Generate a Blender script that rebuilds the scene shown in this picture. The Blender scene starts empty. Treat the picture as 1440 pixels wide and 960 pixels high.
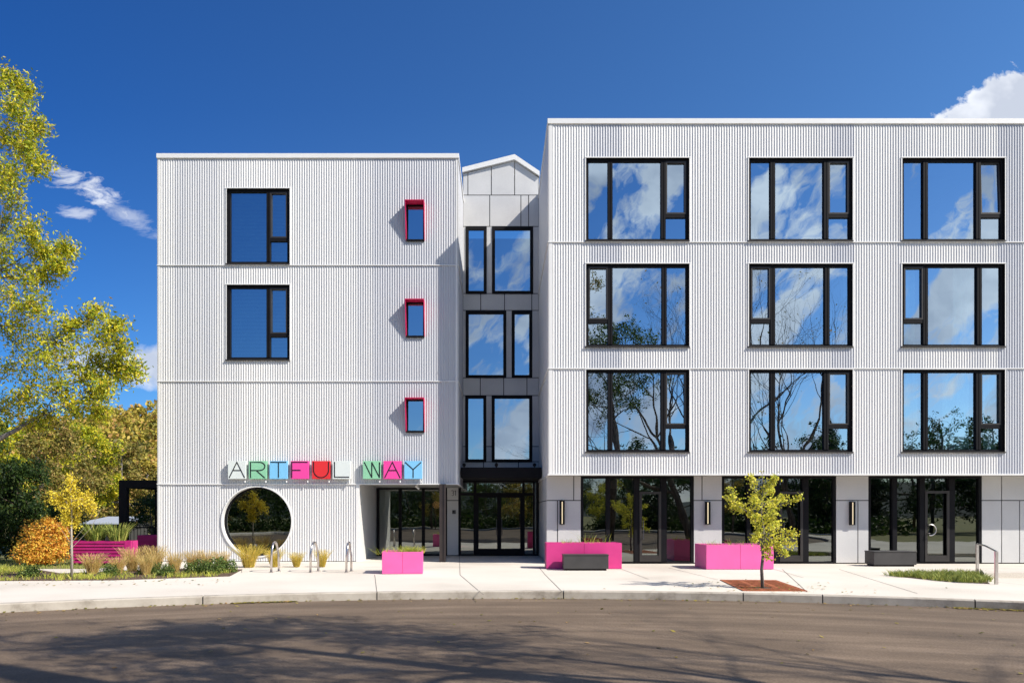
import bpy, math, random
import numpy as np
from mathutils import Vector, Matrix, Quaternion

random.seed(7)
RNG = np.random.default_rng(7)
SC = bpy.context.scene
COL = SC.collection
R = math.radians
F, VX, VY, EYE = 1080.0, 700.0, 722.0, 1.55     # focal length in pixels of the 1440 wide photo, vanishing point, eye height
def X(px, D): return (px - VX) * D / F
def Z(py, D): return EYE + (VY - py) * D / F
DR, DL, DM, DG = 22.98, 24.88, 28.4, 23.9       # distances of the facades: right block, left block, recess wall, shop fronts

# ------------------------------------------------------------------ materials
def new_mat(name):
    m = bpy.data.materials.new(name); m.use_nodes = True
    nt = m.node_tree; return m, nt, nt.nodes['Principled BSDF']
def nd(nt, t, **kw):
    n = nt.nodes.new(t)
    for k, v in kw.items():
        if k.startswith('i_'): n.inputs[k[2:].replace('_', ' ')].default_value = v
        else: setattr(n, k, v)
    return n
def lk(nt, a, b): nt.links.new(a, b)
def ramp(nt, fac, stops):
    r = nd(nt, 'ShaderNodeValToRGB'); e = r.color_ramp.elements
    while len(e) < len(stops): e.new(.5)
    for k, (p, c) in zip(e, stops): k.position = p; k.color = (*c, 1) if len(c) == 3 else c
    lk(nt, fac, r.inputs[0]); return r.outputs[0]
def simple(name, col, rough=.5, metal=0.0, var=.06, scale=3.0, bump=0.0, bscale=60.0, spec=.5, coat=0.0):
    m, nt, b = new_mat(name)
    tc = nd(nt, 'ShaderNodeNewGeometry')
    n = nd(nt, 'ShaderNodeTexNoise'); n.inputs['Scale'].default_value = scale; n.inputs['Detail'].default_value = 6
    lk(nt, tc.outputs['Position'], n.inputs['Vector'])
    c0 = tuple(max(0, c * (1 - 1.6 * var)) for c in col); c1 = tuple(min(1, c * (1 + 1.6 * var)) for c in col)
    lk(nt, ramp(nt, n.outputs['Fac'], [(.25, c0), (.75, c1)]), b.inputs['Base Color'])
    b.inputs['Roughness'].default_value = rough; b.inputs['Metallic'].default_value = metal
    b.inputs['Specular IOR Level'].default_value = spec; b.inputs['Coat Weight'].default_value = coat
    if bump:
        n2 = nd(nt, 'ShaderNodeTexNoise'); n2.inputs['Scale'].default_value = bscale; n2.inputs['Detail'].default_value = 4
        lk(nt, tc.outputs['Position'], n2.inputs['Vector'])
        bp = nd(nt, 'ShaderNodeBump'); bp.inputs['Strength'].default_value = bump; bp.inputs['Distance'].default_value = .01
        lk(nt, n2.outputs['Fac'], bp.inputs['Height']); lk(nt, bp.outputs[0], b.inputs['Normal'])
    return m

M = {}
def mats():
    M['black'] = simple('black_frame', (.010, .010, .012), .6, var=.1, spec=.1)
    M['mull'] = simple('dark_bronze_frame', (.035, .032, .03), .45, var=.1, spec=.35)
    M['trim'] = simple('white_trim', (.74, .74, .725), .4, var=.02)
    M['pink'] = simple('pink_steel', (.76, .115, .36), .45, var=.07, scale=1.5)
    M['deep_pink'] = simple('deep_pink_steel', (.62, .04, .22), .45, var=.08, scale=1.5)
    M['magenta'] = simple('magenta_boards', (.42, .012, .15), .5, var=.1)
    M['surround'] = simple('magenta_surround', (.62, .012, .11), .45, var=.04)
    M['charcoal'] = simple('charcoal_steel', (.045, .043, .042), .5, var=.12, bump=.1)
    M['post'] = simple('dark_brown_post', (.03, .022, .02), .5, var=.15)
    M['steel'] = simple('brushed_stainless', (.62, .58, .55), .28, metal=1.0, var=.08, scale=20)
    M['soil'] = simple('soil', (.07, .045, .03), .95, var=.4, scale=30, bump=.8)
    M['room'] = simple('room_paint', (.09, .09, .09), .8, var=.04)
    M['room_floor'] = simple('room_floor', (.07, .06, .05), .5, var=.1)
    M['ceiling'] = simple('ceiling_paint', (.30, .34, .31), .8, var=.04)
    M['blind'] = simple('window_blind', (.6, .64, .7), .6, var=.02)
    M['curtain'] = simple('curtain_cloth', (.80, .84, .82), .8, var=.06, scale=6)
    M['soffit'] = simple('soffit_panel', (.32, .31, .29), .5, var=.04)
    M['vent'] = simple('vent_metal', (.05, .05, .06), .4)
    M['letter'] = simple('letter_black', (.008, .008, .01), .4)
    # corrugated cladding: white paint with faint sheet to sheet tone and weather streaks
    m, nt, b = new_mat('white_corrugated_metal')
    g = nd(nt, 'ShaderNodeNewGeometry'); sp = nd(nt, 'ShaderNodeSeparateXYZ'); lk(nt, g.outputs['Position'], sp.inputs[0])
    a = nd(nt, 'ShaderNodeMath', operation='MULTIPLY'); lk(nt, sp.outputs[0], a.inputs[0]); a.inputs[1].default_value = 1 / .914
    nw = nd(nt, 'ShaderNodeTexNoise', noise_dimensions='1D'); nw.inputs['Scale'].default_value = .9; lk(nt, sp.outputs[0], nw.inputs['W'])
    aw = nd(nt, 'ShaderNodeMath', operation='MULTIPLY_ADD'); lk(nt, nw.outputs['Fac'], aw.inputs[0]); aw.inputs[1].default_value = 2.2; lk(nt, a.outputs[0], aw.inputs[2])
    fl = nd(nt, 'ShaderNodeMath', operation='FLOOR'); lk(nt, aw.outputs[0], fl.inputs[0])
    wn = nd(nt, 'ShaderNodeTexWhiteNoise', noise_dimensions='1D'); lk(nt, fl.outputs[0], wn.inputs['W'])
    mp = nd(nt, 'ShaderNodeMapping'); mp.inputs['Scale'].default_value = (6, 6, .25); lk(nt, g.outputs['Position'], mp.inputs[0])
    no = nd(nt, 'ShaderNodeTexNoise'); no.inputs['Scale'].default_value = 1; no.inputs['Detail'].default_value = 5; lk(nt, mp.outputs[0], no.inputs['Vector'])
    mx = nd(nt, 'ShaderNodeMix', data_type='FLOAT'); mx.inputs[0].default_value = .28
    lk(nt, wn.outputs['Value'], mx.inputs[2]); lk(nt, no.outputs['Fac'], mx.inputs[3])
    lk(nt, ramp(nt, mx.outputs[0], [(.2, (.45, .465, .50)), (.45, (.57, .575, .58)), (.8, (.65, .65, .64))]), b.inputs['Base Color'])
    b.inputs['Roughness'].default_value = .42
    M['clad'] = m
    # fibre cement panels
    m, nt, b = new_mat('grey_fibre_cement')
    g = nd(nt, 'ShaderNodeNewGeometry')
    n1 = nd(nt, 'ShaderNodeTexNoise'); n1.inputs['Scale'].default_value = 1.1; n1.inputs['Detail'].default_value = 7; lk(nt, g.outputs['Position'], n1.inputs['Vector'])
    n2 = nd(nt, 'ShaderNodeTexNoise'); n2.inputs['Scale'].default_value = 25; n2.inputs['Detail'].default_value = 3; lk(nt, g.outputs['Position'], n2.inputs['Vector'])
    mx = nd(nt, 'ShaderNodeMix', data_type='FLOAT'); mx.inputs[0].default_value = .3
    lk(nt, n1.outputs['Fac'], mx.inputs[2]); lk(nt, n2.outputs['Fac'], mx.inputs[3])
    lk(nt, ramp(nt, mx.outputs[0], [(.3, (.50, .50, .50)), (.7, (.60, .60, .59))]), b.inputs['Base Color'])
    b.inputs['Roughness'].default_value = .6
    M['panel'] = m
    # reflective glazing
    def glass(name, refl, tint, tr, wave=0.0):
        m, nt, b = new_mat(name); nt.nodes.remove(b); out = nt.nodes['Material Output']
        gl = nd(nt, 'ShaderNodeBsdfGlossy'); gl.inputs['Roughness'].default_value = 0; gl.inputs['Color'].default_value = (*tint, 1)
        t = nd(nt, 'ShaderNodeBsdfTransparent'); t.inputs['Color'].default_value = (*tr, 1)
        lw = nd(nt, 'ShaderNodeLayerWeight'); lw.inputs['Blend'].default_value = .25
        ma = nd(nt, 'ShaderNodeMath', operation='MULTIPLY_ADD'); ma.use_clamp = True
        lk(nt, lw.outputs['Fresnel'], ma.inputs[0]); ma.inputs[1].default_value = .8; ma.inputs[2].default_value = refl
        ms = nd(nt, 'ShaderNodeMixShader'); lk(nt, ma.outputs[0], ms.inputs[0]); lk(nt, t.outputs[0], ms.inputs[1]); lk(nt, gl.outputs[0], ms.inputs[2])
        if wave:
            g = nd(nt, 'ShaderNodeNewGeometry'); n = nd(nt, 'ShaderNodeTexNoise'); n.inputs['Scale'].default_value = 1.1; n.inputs['Detail'].default_value = 1
            lk(nt, g.outputs['Position'], n.inputs['Vector'])
            bp = nd(nt, 'ShaderNodeBump'); bp.inputs['Strength'].default_value = 1; bp.inputs['Distance'].default_value = wave
            lk(nt, n.outputs['Fac'], bp.inputs['Height']); lk(nt, bp.outputs[0], gl.inputs['Normal'])
        lk(nt, ms.outputs[0], out.inputs[0]); return m
    M['glass'] = glass('reflective_window_glass', .52, (.70, .86, 1.0), (.50, .74, .72), .0028)
    M['shopglass'] = glass('dark_shop_glass', .22, (.9, .97, .93), (.13, .28, .19), .002)
    # concrete sidewalk
    m, nt, b = new_mat('pale_concrete')
    g = nd(nt, 'ShaderNodeNewGeometry')
    n1 = nd(nt, 'ShaderNodeTexNoise'); n1.inputs['Scale'].default_value = .35; n1.inputs['Detail'].default_value = 8; lk(nt, g.outputs['Position'], n1.inputs['Vector'])
    n2 = nd(nt, 'ShaderNodeTexNoise'); n2.inputs['Scale'].default_value = 40; n2.inputs['Detail'].default_value = 3; lk(nt, g.outputs['Position'], n2.inputs['Vector'])
    mx = nd(nt, 'ShaderNodeMix', data_type='FLOAT'); mx.inputs[0].default_value = .35
    lk(nt, n1.outputs['Fac'], mx.inputs[2]); lk(nt, n2.outputs['Fac'], mx.inputs[3])
    lk(nt, ramp(nt, mx.outputs[0], [(.34, (.50, .455, .39)), (.44, (.60, .55, .475)), (.55, (.65, .60, .525)), (.68, (.70, .65, .57))]), b.inputs['Base Color'])
    b.inputs['Roughness'].default_value = .85
    bp = nd(nt, 'ShaderNodeBump'); bp.inputs['Strength'].default_value = .2; bp.inputs['Distance'].default_value = .01
    lk(nt, n2.outputs['Fac'], bp.inputs['Height']); lk(nt, bp.outputs[0], b.inputs['Normal'])
    M['concrete'] = m
    # kerb concrete, dirtier
    m, nt, b = new_mat('kerb_concrete')
    g = nd(nt, 'ShaderNodeNewGeometry')
    n1 = nd(nt, 'ShaderNodeTexNoise'); n1.inputs['Scale'].default_value = 1.6; n1.inputs['Detail'].default_value = 9; n1.inputs['Roughness'].default_value = .7; lk(nt, g.outputs['Position'], n1.inputs['Vector'])
    lk(nt, ramp(nt, n1.outputs['Fac'], [(.3, (.22, .19, .15)), (.48, (.40, .36, .30)), (.7, (.50, .46, .39))]), b.inputs['Base Color'])
    b.inputs['Roughness'].default_value = .9
    M['kerb'] = m
    # asphalt: grain, soft patches and arcs of tyre polish about the centre of the turning circle
    m, nt, b = new_mat('asphalt')
    g = nd(nt, 'ShaderNodeNewGeometry'); sp = nd(nt, 'ShaderNodeSeparateXYZ')
    va = nd(nt, 'ShaderNodeVectorMath', operation='SUBTRACT'); lk(nt, g.outputs['Position'], va.inputs[0]); va.inputs[1].default_value = (.6, -5, 0)
    lk(nt, va.outputs[0], sp.inputs[0])
    ln = nd(nt, 'ShaderNodeVectorMath', operation='LENGTH'); lk(nt, va.outputs[0], ln.inputs[0])
    at = nd(nt, 'ShaderNodeMath', operation='ARCTAN2'); lk(nt, sp.outputs[1], at.inputs[0]); lk(nt, sp.outputs[0], at.inputs[1])
    cb = nd(nt, 'ShaderNodeCombineXYZ'); lk(nt, ln.outputs['Value'], cb.inputs[0])
    am = nd(nt, 'ShaderNodeMath', operation='MULTIPLY'); lk(nt, at.outputs[0], am.inputs[0]); am.inputs[1].default_value = 3.5; lk(nt, am.outputs[0], cb.inputs[1])
    n1 = nd(nt, 'ShaderNodeTexNoise'); n1.inputs['Scale'].default_value = 1.5; n1.inputs['Detail'].default_value = 7; n1.inputs['Roughness'].default_value = .6; lk(nt, cb.outputs[0], n1.inputs['Vector'])
    n2 = nd(nt, 'ShaderNodeTexNoise'); n2.inputs['Scale'].default_value = 34; n2.inputs['Detail'].default_value = 6; lk(nt, g.outputs['Position'], n2.inputs['Vector'])
    n3 = nd(nt, 'ShaderNodeTexNoise'); n3.inputs['Scale'].default_value = .5; n3.inputs['Detail'].default_value = 5; lk(nt, g.outputs['Position'], n3.inputs['Vector'])
    mx = nd(nt, 'ShaderNodeMix', data_type='FLOAT'); mx.inputs[0].default_value = .45; lk(nt, n1.outputs['Fac'], mx.inputs[2]); lk(nt, n2.outputs['Fac'], mx.inputs[3])
    mx2 = nd(nt, 'ShaderNodeMix', data_type='FLOAT'); mx2.inputs[0].default_value = .25; lk(nt, mx.outputs[0], mx2.inputs[2]); lk(nt, n3.outputs['Fac'], mx2.inputs[3])
    cb4 = nd(nt, 'ShaderNodeCombineXYZ'); lk(nt, ln.outputs['Value'], cb4.inputs[0]); am4 = nd(nt, 'ShaderNodeMath', operation='MULTIPLY'); lk(nt, at.outputs[0], am4.inputs[0]); am4.inputs[1].default_value = 1.1; lk(nt, am4.outputs[0], cb4.inputs[1])
    n4 = nd(nt, 'ShaderNodeTexNoise'); n4.inputs['Scale'].default_value = 2.6; n4.inputs['Detail'].default_value = 3; lk(nt, cb4.outputs[0], n4.inputs['Vector'])
    mx3 = nd(nt, 'ShaderNodeMix', data_type='FLOAT'); mx3.inputs[0].default_value = .2; lk(nt, mx2.outputs[0], mx3.inputs[2]); lk(nt, n4.outputs['Fac'], mx3.inputs[3]); mx2 = mx3
    lk(nt, ramp(nt, mx2.outputs[0], [(.40, (.088, .061, .039)), (.5, (.136, .096, .062)), (.60, (.22, .160, .108))]), b.inputs['Base Color'])
    b.inputs['Roughness'].default_value = .85
    bp = nd(nt, 'ShaderNodeBump'); bp.inputs['Strength'].default_value = .5; bp.inputs['Distance'].default_value = .01
    lk(nt, n2.outputs['Fac'], bp.inputs['Height']); lk(nt, bp.outputs[0], b.inputs['Normal'])
    M['asphalt'] = m
    M['joint'] = simple('joint_shadow_gap', (.16, .14, .12), .95, var=.2)
    # grass ground and mulch
    m, nt, b = new_mat('lawn_ground')
    g = nd(nt, 'ShaderNodeNewGeometry')
    n1 = nd(nt, 'ShaderNodeTexNoise'); n1.inputs['Scale'].default_value = 1.2; n1.inputs['Detail'].default_value = 8; n1.inputs['Roughness'].default_value = .7; lk(nt, g.outputs['Position'], n1.inputs['Vector'])
    lk(nt, ramp(nt, n1.outputs['Fac'], [(.3, (.07, .09, .02)), (.5, (.17, .17, .05)), (.65, (.26, .19, .09))]), b.inputs['Base Color'])
    b.inputs['Roughness'].default_value = .95; M['lawn'] = m
    m, nt, b = new_mat('bark_mulch')
    g = nd(nt, 'ShaderNodeNewGeometry')
    n1 = nd(nt, 'ShaderNodeTexVoronoi'); n1.inputs['Scale'].default_value = 22; lk(nt, g.outputs['Position'], n1.inputs['Vector'])
    lk(nt, ramp(nt, n1.outputs['Distance'], [(.1, (.17, .10, .06)), (.6, (.06, .035, .02))]), b.inputs['Base Color'])
    b.inputs['Roughness'].default_value = .95; M['mulch'] = m
    # corten tree grate
    m, nt, b = new_mat('rusty_steel')
    g = nd(nt, 'ShaderNodeNewGeometry')
    n1 = nd(nt, 'ShaderNodeTexNoise'); n1.inputs['Scale'].default_value = 7; n1.inputs['Detail'].default_value = 8; n1.inputs['Roughness'].default_value = .7; lk(nt, g.outputs['Position'], n1.inputs['Vector'])
    lk(nt, ramp(nt, n1.outputs['Fac'], [(.3, (.17, .045, .015)), (.55, (.34, .09, .028)), (.75, (.45, .16, .05))]), b.inputs['Base Color'])
    b.inputs['Roughness'].default_value = .8; M['rust'] = m
    # bark
    def bark(name, c0, c1):
        m, nt, b = new_mat(name)
        tc = nd(nt, 'ShaderNodeTexCoord'); mp = nd(nt, 'ShaderNodeMapping'); mp.inputs['Scale'].default_value = (9, 9, 2); lk(nt, tc.outputs['Object'], mp.inputs[0])
        n = nd(nt, 'ShaderNodeTexNoise'); n.inputs['Scale'].default_value = 1.5; n.inputs['Detail'].default_value = 6; lk(nt, mp.outputs[0], n.inputs['Vector'])
        lk(nt, ramp(nt, n.outputs['Fac'], [(.35, c0), (.65, c1)]), b.inputs['Base Color']); b.inputs['Roughness'].default_value = .9
        bp = nd(nt, 'ShaderNodeBump'); bp.inputs['Strength'].default_value = .6; bp.inputs['Distance'].default_value = .02
        lk(nt, n.outputs['Fac'], bp.inputs['Height']); lk(nt, bp.outputs[0], b.inputs['Normal']); return m
    M['bark'] = bark('brown_bark', (.06, .042, .03), (.19, .15, .11))
    M['greybark'] = bark('grey_bark', (.09, .08, .07), (.26, .23, .20))
    M['palebark'] = bark('pale_bark', (.22, .19, .15), (.45, .40, .33))
    # leaves: colour per leaf island, a little light through
    def leaf(name, stops, trans=.35, rough=.55):
        m, nt, b = new_mat(name); out = nt.nodes['Material Output']
        g = nd(nt, 'ShaderNodeNewGeometry')
        c = ramp(nt, g.outputs['Random Per Island'], stops)
        lk(nt, c, b.inputs['Base Color']); b.inputs['Roughness'].default_value = rough; b.inputs['Specular IOR Level'].default_value = .3
        t = nd(nt, 'ShaderNodeBsdfTranslucent'); lk(nt, c, t.inputs['Color'])
        ms = nd(nt, 'ShaderNodeMixShader'); ms.inputs[0].default_value = trans
        lk(nt, b.outputs[0], ms.inputs[1]); lk(nt, t.outputs[0], ms.inputs[2]); lk(nt, ms.outputs[0], out.inputs[0]); return m
    M['l_locust'] = leaf('yellow_green_leaf', [(0, (.10, .16, .012)), (.3, (.28, .35, .02)), (.6, (.56, .55, .03)), (.92, (.76, .62, .04)), (1, (.50, .32, .04))])
    M['l_yellow'] = leaf('yellow_leaf', [(0, (.55, .48, .04)), (.5, (.78, .63, .06)), (1, (.88, .68, .08))])
    M['l_gingko'] = leaf('lime_yellow_leaf', [(0, (.36, .42, .04)), (.4, (.62, .62, .07)), (1, (.82, .72, .10))])
    M['l_olive'] = leaf('olive_autumn_leaf', [(0, (.09, .10, .015)), (.4, (.24, .22, .045)), (.75, (.38, .30, .07)), (1, (.42, .24, .10))])
    M['l_gold'] = leaf('gold_autumn_leaf', [(0, (.16, .16, .03)), (.35, (.36, .32, .05)), (.7, (.60, .48, .09)), (1, (.60, .34, .12))])
    M['l_green'] = leaf('dark_green_leaf', [(0, (.012, .03, .008)), (.5, (.03, .065, .014)), (1, (.07, .11, .02))])
    M['l_mid'] = leaf('mid_green_leaf', [(0, (.03, .06, .012)), (.5, (.07, .12, .02)), (1, (.15, .18, .03))])
    M['l_orange'] = leaf('orange_leaf', [(0, (.50, .20, .03)), (.35, (.74, .34, .05)), (.65, (.84, .52, .07)), (1, (.74, .62, .10))])
    M['l_shrub'] = leaf('shrub_leaf', [(0, (.04, .08, .02)), (.6, (.12, .19, .04)), (1, (.26, .30, .08))])
    M['g_straw'] = leaf('straw_blade', [(0, (.38, .29, .08)), (.5, (.68, .49, .17)), (1, (.82, .64, .30))], .3)
    M['g_gold'] = leaf('golden_blade', [(0, (.34, .34, .05)), (.5, (.66, .50, .08)), (1, (.82, .60, .17))], .3)
    M['g_green'] = leaf('green_blade', [(0, (.10, .15, .03)), (.5, (.26, .32, .06)), (1, (.48, .46, .12))], .3)
    M['g_lime'] = leaf('lime_blade', [(0, (.22, .30, .04)), (.6, (.50, .54, .07)), (1, (.66, .54, .14))], .3)
    M['l_conifer'] = leaf('conifer_needles', [(0, (.012, .028, .012)), (1, (.035, .06, .02))], .1)
    # lamps
    m, nt, b = new_mat('lit_diffuser'); b.inputs['Base Color'].default_value = (.3, .27, .2, 1)
    b.inputs['Emission Color'].default_value = (1, .80, .50, 1); b.inputs['Emission Strength'].default_value = .6; M['lamp'] = m
    for k, c in dict(s_grey=(.66, .72, .70), s_green=(.25, .56, .35), s_blue=(.20, .52, .80), s_pink=(.80, .06, .33), s_red=(.68, .025, .03)).items():
        M[k] = simple('sign_' + k[2:], c, .45, var=.015)
    M['gold'] = simple('gold_film', (.55, .30, .06), .5)
    M['distant'] = simple('distant_roof_sheet', (.35, .38, .42), .6)
mats()

# ------------------------------------------------------------------ mesh building
class MB:
    def __init__(s): s.v = []; s.f = []
    def quad(s, a, b, c, d):
        n = len(s.v); s.v += [a, b, c, d]; s.f.append((n, n + 1, n + 2, n + 3))
    def box(s, x0, x1, y0, y1, z0, z1, bev=0.0):
        x0, x1 = sorted((x0, x1)); y0, y1 = sorted((y0, y1)); z0, z1 = sorted((z0, z1))
        if bev:
            return s.bevbox(x0, x1, y0, y1, z0, z1, bev)
        n = len(s.v)
        s.v += [(x, y, z) for z in (z0, z1) for y in (y0, y1) for x in (x0, x1)]
        s.f += [tuple(n + i for i in q) for q in ((0, 2, 3, 1), (4, 5, 7, 6), (0, 1, 5, 4), (2, 6, 7, 3), (0, 4, 6, 2), (1, 3, 7, 5))]
    def bevbox(s, x0, x1, y0, y1, z0, z1, b):
        n = len(s.v); c = []
        for sx in (0, 1):
            for sy in (0, 1):
                for sz in (0, 1):
                    X_, Y_, Z_ = (x0, x1)[sx], (y0, y1)[sy], (z0, z1)[sz]
                    dx, dy, dz = (b, -b)[sx], (b, -b)[sy], (b, -b)[sz]
                    c += [(X_, Y_ + dy, Z_ + dz), (X_ + dx, Y_, Z_ + dz), (X_ + dx, Y_ + dy, Z_)]
        s.v += c
        I = lambda sx, sy, sz, k: n + (sx * 4 + sy * 2 + sz) * 3 + k
        for sx in (0, 1): s.f.append(tuple(I(sx, a, b_, 0) for a, b_ in ((0, 0), (0, 1), (1, 1), (1, 0))[::1 if sx == 0 else -1]))
        for sy in (0, 1): s.f.append(tuple(I(a, sy, b_, 1) for a, b_ in ((0, 0), (1, 0), (1, 1), (0, 1))[::1 if sy == 0 else -1]))
        for sz in (0, 1): s.f.append(tuple(I(a, b_, sz, 2) for a, b_ in ((0, 0), (0, 1), (1, 1), (1, 0))[::1 if sz == 0 else -1]))
        for a in (0, 1):
            for b_ in (0, 1):
                s.f.append((I(a, b_, 0, 0), I(a, b_, 1, 0), I(a, b_, 1, 1), I(a, b_, 0, 1)))
                s.f.append((I(a, 0, b_, 0), I(a, 1, b_, 0), I(a, 1, b_, 2), I(a, 0, b_, 2)))
                s.f.append((I(0, a, b_, 1), I(1, a, b_, 1), I(1, a, b_, 2), I(0, a, b_, 2)))
                for d in (0, 1): s.f.append((I(a, b_, d, 0), I(a, b_, d, 1), I(a, b_, d, 2)))
    def prism(s, poly, y0, y1):      # polygon in x,z extruded in y
        n = len(s.v); k = len(poly)
        s.v += [(x, y0, z) for x, z in poly] + [(x, y1, z) for x, z in poly]
        s.f.append(tuple(n + i for i in range(k))); s.f.append(tuple(n + k + i for i in reversed(range(k))))
        s.f += [(n + i, n + k + i, n + k + (i + 1) % k, n + (i + 1) % k) for i in range(k)]
    def slab(s, poly, z0, z1):       # polygon in x,y extruded in z
        n = len(s.v); k = len(poly)
        s.v += [(x, y, z0) for x, y in poly] + [(x, y, z1) for x, y in poly]
        s.f.append(tuple(n + i for i in reversed(range(k)))); s.f.append(tuple(n + k + i for i in range(k)))
        s.f += [(n + i, n + (i + 1) % k, n + k + (i + 1) % k, n + k + i) for i in range(k)]
    def tube(s, pts, rad, seg=6, cap=True):
        pts = [Vector(p) for p in pts]
        if not hasattr(rad, '__len__'): rad = [rad] * len(pts)
        n0 = len(s.v); u = None
        for i, p in enumerate(pts):
            d = (pts[min(i + 1, len(pts) - 1)] - pts[max(i - 1, 0)])
            d = d.normalized() if d.length > 1e-9 else Vector((0, 0, 1))
            if u is None: u = d.orthogonal().normalized()
            else:
                u = u - d * u.dot(d)
                u = u.normalized() if u.length > 1e-6 else d.orthogonal().normalized()
            w = d.cross(u)
            for k in range(seg):
                a = 2 * math.pi * k / seg
                s.v.append(tuple(p + (u * math.cos(a) + w * math.sin(a)) * rad[i]))
        for i in range(len(pts) - 1):
            for k in range(seg):
                a = n0 + i * seg + k; b = n0 + i * seg + (k + 1) % seg
                s.f.append((a, b, b + seg, a + seg))
        if cap:
            s.f.append(tuple(n0 + k for k in reversed(range(seg)))); e = n0 + (len(pts) - 1) * seg
            s.f.append(tuple(e + k for k in range(seg)))
    def build(s, name, mat, parent=None, smooth=False, loc=None):
        me = bpy.data.meshes.new(name); v = s.v
        if loc is not None: v = [(a - loc[0], b - loc[1], c - loc[2]) for a, b, c in v]
        me.from_pydata(v, [], s.f); me.materials.append(M[mat] if isinstance(mat, str) else mat)
        if smooth: me.polygons.foreach_set('use_smooth', [True] * len(me.polygons))
        me.update()
        o = bpy.data.objects.new(name, me); COL.objects.link(o)
        if loc is not None: o.location = loc
        if parent is not None: o.parent = parent
        return o
def tag(o, label=None, cat=None, group=None, kind=None):
    if label: o['label'] = label
    if cat: o['category'] = cat
    if group: o['group'] = group
    if kind: o['kind'] = kind
    return o
def empty(name, loc, label, cat, group=None):
    o = bpy.data.objects.new(name, None); COL.objects.link(o); o.location = loc; o.empty_display_size = .2
    return tag(o, label, cat, group)
def struct(o): o['kind'] = 'structure'; return o
def copy_tree(o, parent=None):
    c = o.copy(); COL.objects.link(c)
    if parent is not None: c.parent = parent
    for ch in list(o.children): copy_tree(ch, c)
    return c
def mesh_np(name, verts, nper, mat, parent=None, loc=(0, 0, 0), smooth=False):
    """many separate n-gons at once: verts is (k*nper, 3)"""
    verts = np.asarray(verts, dtype=np.float32) - np.asarray(loc, dtype=np.float32)
    me = bpy.data.meshes.new(name); nv = len(verts); nf = nv // nper
    me.vertices.add(nv); me.vertices.foreach_set('co', verts.ravel())
    me.loops.add(nv); me.loops.foreach_set('vertex_index', np.arange(nv, dtype=np.int32))
    me.polygons.add(nf); me.polygons.foreach_set('loop_start', np.arange(0, nv, nper, dtype=np.int32))
    me.materials.append(M[mat]); me.update(); me.validate()
    o = bpy.data.objects.new(name, me); COL.objects.link(o); o.location = loc
    if parent is not None: o.parent = parent
    return o
# ------------------------------------------------------------------ the building
BLD = empty('apartment_building', (0, 0, 0), 'white corrugated metal apartment building of two flat roofed blocks joined by a grey gabled bay', 'building')
PITCH, AMP = .079, .0078
def prof(t):
    return AMP * math.cos(2 * math.pi * t / PITCH)
def clad(mb, axis, c, u0, u1, z0, z1, holes=(), out=-1, circle=None, nseg=8):
    """corrugated sheet on a plane: axis 'x' runs along x at y=c, axis 'y' runs along y at x=c; holes (u0,u1,z0,z1)"""
    us = set()
    k0, k1 = math.ceil(u0 / PITCH * nseg), math.floor(u1 / PITCH * nseg)
    g = [k * PITCH / nseg for k in range(k0, k1 + 1)] + [u0, u1]
    for h in holes: g += [h[0], h[1]]
    g = sorted(set(round(q, 5) for q in g if u0 - 1e-6 <= q <= u1 + 1e-6))
    def P(u, z):
        o = c + out * prof(u)
        return (u, o, z) if axis == 'x' else (o, u, z)
    def spans(um):
        cuts = sorted((max(h[2], z0), min(h[3], z1)) for h in holes if h[0] < um < h[1] and h[3] > z0 and h[2] < z1)
        res = []; z = z0
        for a, b in cuts:
            if a > z + 1e-4: res.append((z, a))
            z = max(z, b)
        if z < z1 - 1e-4: res.append((z, z1))
        return res
    for a, b in zip(g[:-1], g[1:]):
        if b - a < 1e-5: continue
        um = (a + b) / 2
        if circle and abs(um - circle[0]) < circle[2]:
            cx, cz, r = circle
            h = lambda u: math.sqrt(max(0, r * r - (u - cx) ** 2))
            mb.quad(P(a, z0), P(b, z0), P(b, cz - h(b)), P(a, cz - h(a)))
            mb.quad(P(a, cz + h(a)), P(b, cz + h(b)), P(b, z1), P(a, z1))
            continue
        for s0, s1 in spans(um):
            mb.quad(P(a, s0), P(b, s0), P(b, s1), P(a, s1))

LX0, LX1 = X(222, DL), -1.29          # left block
RX0, RX1 = 1.52, 24.0                 # right block, runs out of frame
LT, RT = Z(216.5, DL), Z(167.5, DR)   # roof line
BACK = 34.0
NOT = -4.49                           # notch of the left block
SOF = Z(680.5, DL); RSOF = Z(667, DR)
LS = [Z(373, DL), Z(536, DL), SOF]; RS = [Z(340.5, DR), Z(518, DR), RSOF]

# window table (pixel rectangles of the openings)
WR = []
for r, (t, b) in enumerate(((223, 338.5), (371.5, 487), (520, 635))):
    for c, (l, rr) in enumerate(((824.6, 968.6), (1053.5, 1198.2), (1269, 1412.2))):
        WR.append((r, c, l, rr, t, b))
WL = [(0, 319.6, 407, 265.8, 371), (1, 319.6, 407, 401, 505.5)]
WS = [(282.5, 340), (420, 475), (557, 608.5)]
def opening(l, r, t, b, D): return (X(l, D), X(r, D), Z(b, D), Z(t, D))
# more windows of the right block beyond the frame so a step to the side still works
WX = [(r, 3, 1484.5, 1628, t, b) for r, (t, b) in enumerate(((223, 338.5), (371.5, 487), (520, 635)))]
holesR = [opening(l, rr, t, b, DR) for _, _, l, rr, t, b in WR + WX]
holesL = [opening(l, r, t, b, DL) for _, l, r, t, b in WL] + [opening(571.5, 596.5, t + 2, b - 1, DL) for t, b in WS]
CIRC = (X(361.5, DL), Z(733, DL), 1.13)

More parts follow.
